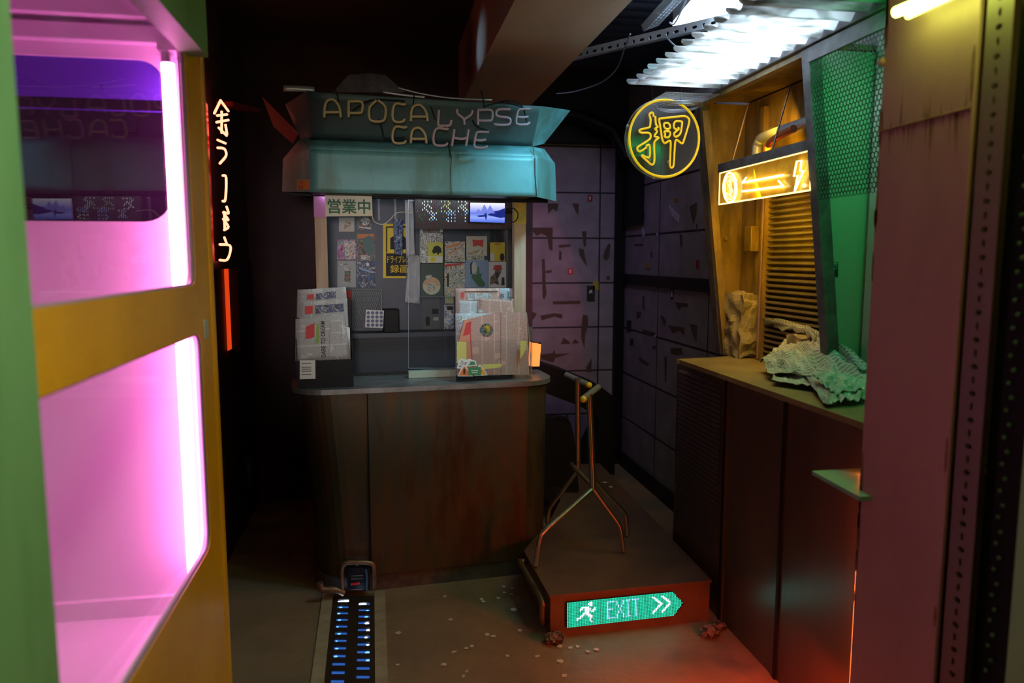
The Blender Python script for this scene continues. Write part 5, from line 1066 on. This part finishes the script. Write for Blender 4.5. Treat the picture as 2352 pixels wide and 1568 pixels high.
for i in range(26):
    x_, y_, a_, l_ = rs2.uniform(1.14, 1.46), rs2.uniform(2.0, 3.18), rs2.uniform(-.9, .9), rs2.uniform(.03, .11)
    d_ = Vector((math.cos(a_), math.sin(a_), 0)); n_ = Vector((-d_.y, d_.x, 0))*rs2.uniform(.003, .007); c_ = Vector((x_, y_, 2.397))
    MB().prism([c_ - d_*l_/2 - n_, c_ + d_*l_/2 - n_*.5, c_ + d_*l_/2 + n_*.6, c_ - d_*l_/2 + n_], UP*.003).build('shadow_strip', m_mark, aw)  # strips added above the sheet, seen as shadow marks through it
m_tin = mat('dark_tin', (.02,.03,.06), .45, .5)
corr(.98, 1.79, 1.2, 4.8, 2.85, 'dark corrugated tin sheet under the ceiling above the booth', m_tin, pitch=.12, amp=.02)
# mesh tray under the awning end
wt = thing('wire_tray', (1.4, 3.3, 2.3), 'fine wire mesh tray with coiled cable above the round neon disc', 'wire tray')
mb = MB()
for i in range(15): x = 1.24 + i*.018; mb.tube([(x, 3.16, 2.325), (x, 3.42, 2.325)], .0008, 4, False)
for i in range(15): y = 3.16 + i*.0186; mb.tube([(1.24, y, 2.325), (1.495, y, 2.325)], .0008, 4, False)
mb.build('mesh', m_alu, wt)
for i in range(3): MB().tube([(1.36+(.11-.012*i)*math.cos(t), 3.3+(.1)*math.sin(t), 2.3-.006*i) for t in [2*math.pi*q/28 for q in range(28)]], .003, 6, closed=True).build('cable_coil', m_alu, wt)
# roof lamp
rf = thing('ceiling_lamp', (1.45, 2.6, 2.68), 'large white glowing ceiling lamp above the awning behind slotted steel', 'lamp')
lp4 = [PZ(x, y, 2.72) for x, y in ((1545, 60), (1790, 12), (1840, -50), (1640, -50))]
MB().prism(lp4, UP*.02).build('diffuser', emi('white_lamp', (.72, .86, 1), 6), rf)
MB().prism([p + UP*.022 for p in lp4], UP*.05).build('housing', m_white_in, rf)
area('awning_top_light', (1.33, 2.75, 2.68), (1.33, 2.75, 2.3), .3, .8, (.75,.88,1), 15, 90).rotation_euler = (0, 0, 0)
# slotted angles
def slotted(p0, p1, h, up, label, name='slotted_angle', hole=(.024, .011), pitch=.045, rows=1, m=m_alu, cat='steel angle', holes_round=False):
    p0, p1 = Vector(p0), Vector(p1); d = (p1-p0); L = d.length; d.normalize(); up = (Vector(up) - d*Vector(up).dot(d)).normalized(); mb = MB(); n = int(L/pitch)
    rh = h/rows
    for i in range(n):
        for r in range(rows):
            hw, hh = hole; 
            if rows == 1 and i % 2: hw, hh = hole[1], hole[0]*.7
            c = p0 + d*((i+.5)*pitch) + up*(r*rh + rh/2); a_, b_ = pitch/2, rh/2
            o = [(-a_,-b_),(0,-b_),(a_,-b_),(a_,0),(a_,b_),(0,b_),(-a_,b_),(-a_,0)]; q = [(hw/2*math.cos(math.radians(225+45*t))*1.0, hh/2*math.sin(math.radians(225+45*t))*1.0) for t in range(8)]
            vs = [c + d*x + up*y for x, y in o] + [c + d*x + up*y for x, y in q]
            mb.add(vs, [(t, (t+1) % 8, 8+(t+1) % 8, 8+t) for t in range(8)])
    nrm = d.cross(up).normalized()
    o = mb.build(name, m, solid=.002); tag(o, label, cat)
    MB().prism([p0, p1, p1 + nrm*.03, p0 + nrm*.03], up*.002).build('flange', m, o)
    return o
slotted(PZ(1230, 160, 2.6), PZ(1960, -8, 2.6), .05, UP, 'long pale slotted steel angle crossing under the white ceiling lamp', pitch=.046, hole=(.028, .014))
slotted(PZ(1478, 72, 2.62), PZ(1600, -60, 2.62), .075, (1, 0, .4), 'short wide slotted steel strip meeting the long slotted angle', rows=3, hole=(.022, .009), pitch=.034)
for pts, lab in (([(1278,215,2.6),(1320,210,2.62),(1380,190,2.64),(1415,160,2.62),(1435,110,2.6),(1448,78,2.6)], 'thin cable drooping from the slotted angle towards the kiosk'),
                 ([(1530,85,2.6),(1550,105,2.58),(1575,120,2.5),(1600,138,2.42)], 'short thin cable from the slotted angle to the awning edge'),
                 ([(1575,0,2.6),(1560,35,2.6),(1548,55,2.6),(1538,52,2.6)], 'black cable hooked beside the white ceiling lamp')):
    o = MB().tube(smoothpath([PZ(*q) for q in pts], 6), .004, 6).build('thin_cable', mat('cable_grey', (.2,.24,.3), .4)); tag(o, lab, 'cable')

# ---- round neon disc
cd = PY(1519, 321, 3.25); dd_ = (CP - cd); dd_.z = 0; dd_.normalize()
rot = Matrix.Rotation(math.radians(20), 3, 'Z'); nD = rot @ dd_; uD = Vector((-nD.y, nD.x, 0)); uD = uD if uD.x > 0 else -uD
def DP(px, py, off=0): return PP(px, py, cd + nD*off, nD)
nd = thing('round_neon_sign', DP(1519, 412), 'round clear disc with yellow neon circle and one yellow character, hung by the booth', 'neon sign')
c2 = DP(1521, 320, -.03); R_ = .178
MB().prism([c2 + uD*R_*math.cos(2*math.pi*i/48) + UP*R_*math.sin(2*math.pi*i/48) for i in range(48)], nD*.005).build('disc', pane('disc_acrylic', (.85,.85,.88), .5, .12, 1.45, .06, (.5,.5,.6)), nd)
MB().tube([c2 + uD*R_*math.cos(2*math.pi*i/48) + UP*R_*math.sin(2*math.pi*i/48) for i in range(48)], .0022, 6, closed=True).build('disc_rim', m_acryledge, nd)
m_yoff = emi('yellow_neon_dim', (.72, .42, .008), .6)
m_yoff = mat('yellow_neon_tube', (.75, .5, .02), .3, emit=(.8, .5, .005), es=.55)
cR = DP(1526, 318)
MB().tube([cR + uD*.166*math.cos(2*math.pi*i/64) + UP*.171*math.sin(2*math.pi*i/64) for i in range(64)], .0058, 8, closed=True).build('neon_circle', m_yoff, nd)
def z5(x, y): return 1200+x/3.409, 180+y/3.409
for cl_, pth in ((0, [(1028,300),(1022,272),(1008,268),(993,285),(1003,320),(998,375),(985,385),(925,400),(915,412),(930,425),(985,426),(1002,440),(1000,470),(960,500),(905,535),(900,555),(920,572),(970,540)]),
                 (0, [(968,530),(990,518),(998,540),(998,600),(985,620),(940,602),(938,612),(980,650),(1010,675),(1030,660),(1034,600),(1032,500),(1068,465),(1032,452),(1055,415),(1036,395),(1060,380),(1045,360),(1040,295)]),
                 (1, [(1068,315),(1180,303),(1270,295),(1303,318),(1305,345),(1290,400),(1265,480),(1250,510),(1210,482),(1196,500),(1190,580),(1183,680),(1168,698),(1155,680),(1158,580),(1160,500),(1148,488),(1115,507),(1095,480),(1085,420)]),
                 (1, [(1110,350),(1140,350),(1155,370),(1152,392),(1125,395),(1108,375)]), (1, [(1108,415),(1150,415),(1156,440),(1140,462),(1112,455),(1118,440)]),
                 (0, [(1205,400),(1186,385),(1188,350),(1205,335),(1245,338),(1250,355),(1238,425),(1215,452),(1195,455),(1187,430),(1225,395),(1215,385)])):
    q = [DP(*z5(x, y)) for x, y in pth]
    MB().tube(smoothpath(q + ([q[0]] if cl_ else []), 3), .0048, 8).build('neon_stroke', m_yoff, nd)
for x, y in ((1441, 289), (1501, 408), (1492, 367), (1535, 372)): MB().ball(DP(x, y, -.01), .008, 8).build('standoff', m_acryledge, nd)
for s_ in (-.05, .08): MB().tube([cR + uD*s_ + UP*.16 - nD*.03, cR + uD*s_*1.1 + UP*.235 - nD*.03], .0015, 5).build('hanging_wire', m_black, nd)

# ============================================================ RIGHT FOREGROUND COLUMN
XC = 1.3; yc0, yc1 = PX(2020, 300, XC).y, PX(2235, 250, XC).y
col = thing('steel_column', (XC+.08, (yc0+yc1)/2, 0), 'rust streaked right foreground steel column, pink light put into its colour', 'column')
MB().box((XC, yc1, 0), (XC+.012, yc0, ZC)).build('flange', m_rustcol, col, bevel=.003)
MB().box((XC+.012, (yc0+yc1)/2-.006, 0), (XC+.14, (yc0+yc1)/2+.006, ZC)).build('web', m_rustcol, col)
MB().box((XC+.14, yc1, 0), (XC+.152, yc0, ZC)).build('flange', m_rustcol, col)
zw = PX(2130, 275, XC).z
mb = MB().tube([Vector((XC, yc0-.005, zw)), Vector((XC, yc1+.005, zw+.002))], .004, 6); mb.build('weld_seam', m_rust, col)
# rust streaks: irregular thin run marks
random.seed(11)
for i in range(34):
    y_ = random.uniform(yc1+.01, yc0-.01); l_ = random.uniform(.02, .1) * (2.6 if random.random() < .12 else 1); s_ = random.choice((-1, -1, 1)); wd = random.uniform(.0015, .005)
    z_a, z_b2 = zw + .002, zw + s_*l_*(.7 if s_ > 0 else 1)
    MB().prism([Vector((XC-.0004, y_+wd, z_a)), Vector((XC-.0004, y_+wd*.2, (z_a+z_b2)/2)), Vector((XC-.0004, y_, z_b2)), Vector((XC-.0004, y_-wd*.3, (z_a+z_b2)/2)), Vector((XC-.0004, y_-wd, z_a))], (.0003, 0, 0)).build('rust_streak', m_rust, col)
# second piece: edge blotches
for i in range(16):
    z_ = random.uniform(.6, 2.3); y_ = random.choice((yc0-.004, yc0-.006, yc1+.008)); h_ = random.uniform(.02, .09); wd = random.uniform(.006, .014)
    MB().prism([Vector((XC-.0004, y_+wd*math.cos(t)*.6, z_+h_*math.sin(t)*(.8+.3*random.random()))) for t in [2*math.pi*q/10 for q in range(10)]], (.0003, 0, 0)).build('rust_streak', m_rust, col)
MB().ball((XC-.004, yc0-.0, PX(2022, 145, XC).z), .012, 8).build('bolt', m_rustcol, col)
sa = slotted((XC+.004, yc1-.052, 0), (XC+.004, yc1-.052, ZC), .07, (0, -1, 0), 'perforated steel angle standing beside the pink column', hole=(.014, .02), pitch=.0305, m=mat('brown_angle', (.24,.15,.15), .5, .4), cat='steel angle', name='perforated_angle')
sa.location.y += .035
m_dgreen = mat('dark_green_glass', (.05,.1,.06), .25)
struct('wall_near_right', MB().box((XC+.16, .2, 0), (XC+.2, yc1-.06, ZC)), mat('dark_partition', (.03,.035,.03), .7))
mp_ = thing('mesh_screen', (XC+.06, 1.3, 0), 'dark green perforated screen beside the steel angle at the right edge', 'mesh screen')
mb = MB()
for j in range(95):
    mb.ball((XC+.03, 1.345 + (.01 if j % 2 else 0), .1+j*.03), .006, 6)
mb.build('perforations', mat('green_dots', (.1,.2,.08), .5), mp_)
MB().box((XC+.034, 1.2, 0), (XC+.045, 1.40, ZC)).build('sheet', m_black, mp_)
gd_ = thing('glass_door', (XC+.02, 1.15, 0), 'blurred green-tinted glass door edge at the far right foreground', 'door')
MB().box((XC, 1.21, 0), (XC+.03, 1.275, 2.6)).build('frame', mat('green_frame', (.3,.6,.28), .5), gd_)
MB().box((XC+.01, .7, 0), (XC+.016, 1.21, 2.6)).build('glass', pane('green_glass', (.5,.7,.5), .6, .15, 1.5, .5, (.3,.36,.24)), gd_)
MB().box((XC-.002, 1.215, 1.93), (XC+.0, 1.27, 1.95)).build('hinge', m_alu, gd_)
# yellow-green tube at the top
yt = thing('fluorescent_tube', (XC-.05, 1.6, 2.25), 'yellow-green fluorescent tube crossing the top of the pink column', 'lamp')
t0, t1 = PX(2058, 28, XC-.06), PX(2175, -20, XC-.06)
MB().tube([t0, t1, t1+Vector((0,-.5,0)) + (t1-t0)*0], .013, 12).build('tube', emi('lime_tube', (.62, 1, .12), 14), yt)
t0b = PX(2085, 36, XC-.035); MB().tube([t0b, Vector((t0b.x, t1.y-.5, t0b.z))], .009, 12).build('tube', emi('lime_tube2', (.62, 1, .12), 9), yt)

# ============================================================ floor litter
m_scrap = mat('paper_scrap', (.62,.6,.58), .8)
def z3(x, y): return 500+x/2.94, 1100+y/2.94
sc_pts = [(1932,728),(1988,738),(1938,770),(1982,778),(1893,806),(1783,812),(1790,830),(1533,796),(2000,882),(1572,952),(1217,1042),(1820,1052),(1860,1064),(2040,1024),(1716,1130),(1680,1146),(1596,1170),(1956,1196),(2158,1198),(2310,1230),(1214,1256),(1682,1302),(1660,1334),(1525,1255),(2340,1330),(2308,1132)]
rs = random.Random(5)
def scrap(c, r, z=.0015):
    n = rs.choice((4, 5, 5)); a_ = rs.random()*6
    pts = [Vector((c.x + r*math.cos(a_-2*math.pi*i/n)*rs.uniform(.7, 1.3), c.y + r*math.sin(a_-2*math.pi*i/n)*rs.uniform(.7, 1.3), z + rs.uniform(0, .003))) for i in range(n)]
    o = MB().add(pts, [list(range(n))[::-1]]).build('paper_scrap', m_scrap, solid=.0006)
    return tag(o, 'torn white paper scrap on the floor in front of the kiosk', 'paper scrap', 'torn paper scraps on the floor')
for x, y in sc_pts: scrap(PZ(*z3(x, y), 0), rs.uniform(.008, .015))
for x, y in ((1327, 1486), (1370, 1493), (1350, 1497), (1310, 1488)): scrap(PZ(x, y, 0), .012)
for (x, y), lab in zip(((1389, 1108), (1403, 1119)), ('torn paper scrap on the platform behind the tube stand, farther one', 'torn paper scrap on the platform behind the tube stand, nearer one')):
    o = scrap(PZ(x, y, .19), .018, .1915); o['label'] = lab; del o['group']
def wad(px, py, r, label, seed, m):
    c = PZ(px, py, 0); c = Vector((c.x, c.y, r*.62))
    f = lambda d: .75 + .5*abs(noise.noise(d*2.2 + Vector((seed, 0, 0)))) + .35*abs(noise.noise(d*5 + Vector((0, seed, 0))))
    o = MB().ball(c, r, 36, (1.25, .9, .62), f).build('paper_wad', m); tag(o, label, 'paper wad')
m_wad = art('wad_print', [(.4,.3,.28), K8, (.45,.36,.34), K8], 8); 
m_wad = mat('wad_paper', (.2,.16,.15), .8, col2=(.03,.03,.03), sc=28, lo=.46, hi=.52)
wad(1274, 1476, .036, 'crumpled dark paper wad at the front left corner of the platform', 1, m_wad)
wad(1630, 1462, .038, 'crumpled dark paper wad near the front right corner of the platform', 5, m_wad)
wad(1652, 1445, .026, 'smaller crumpled wad against the booth counter base', 9, m_wad)
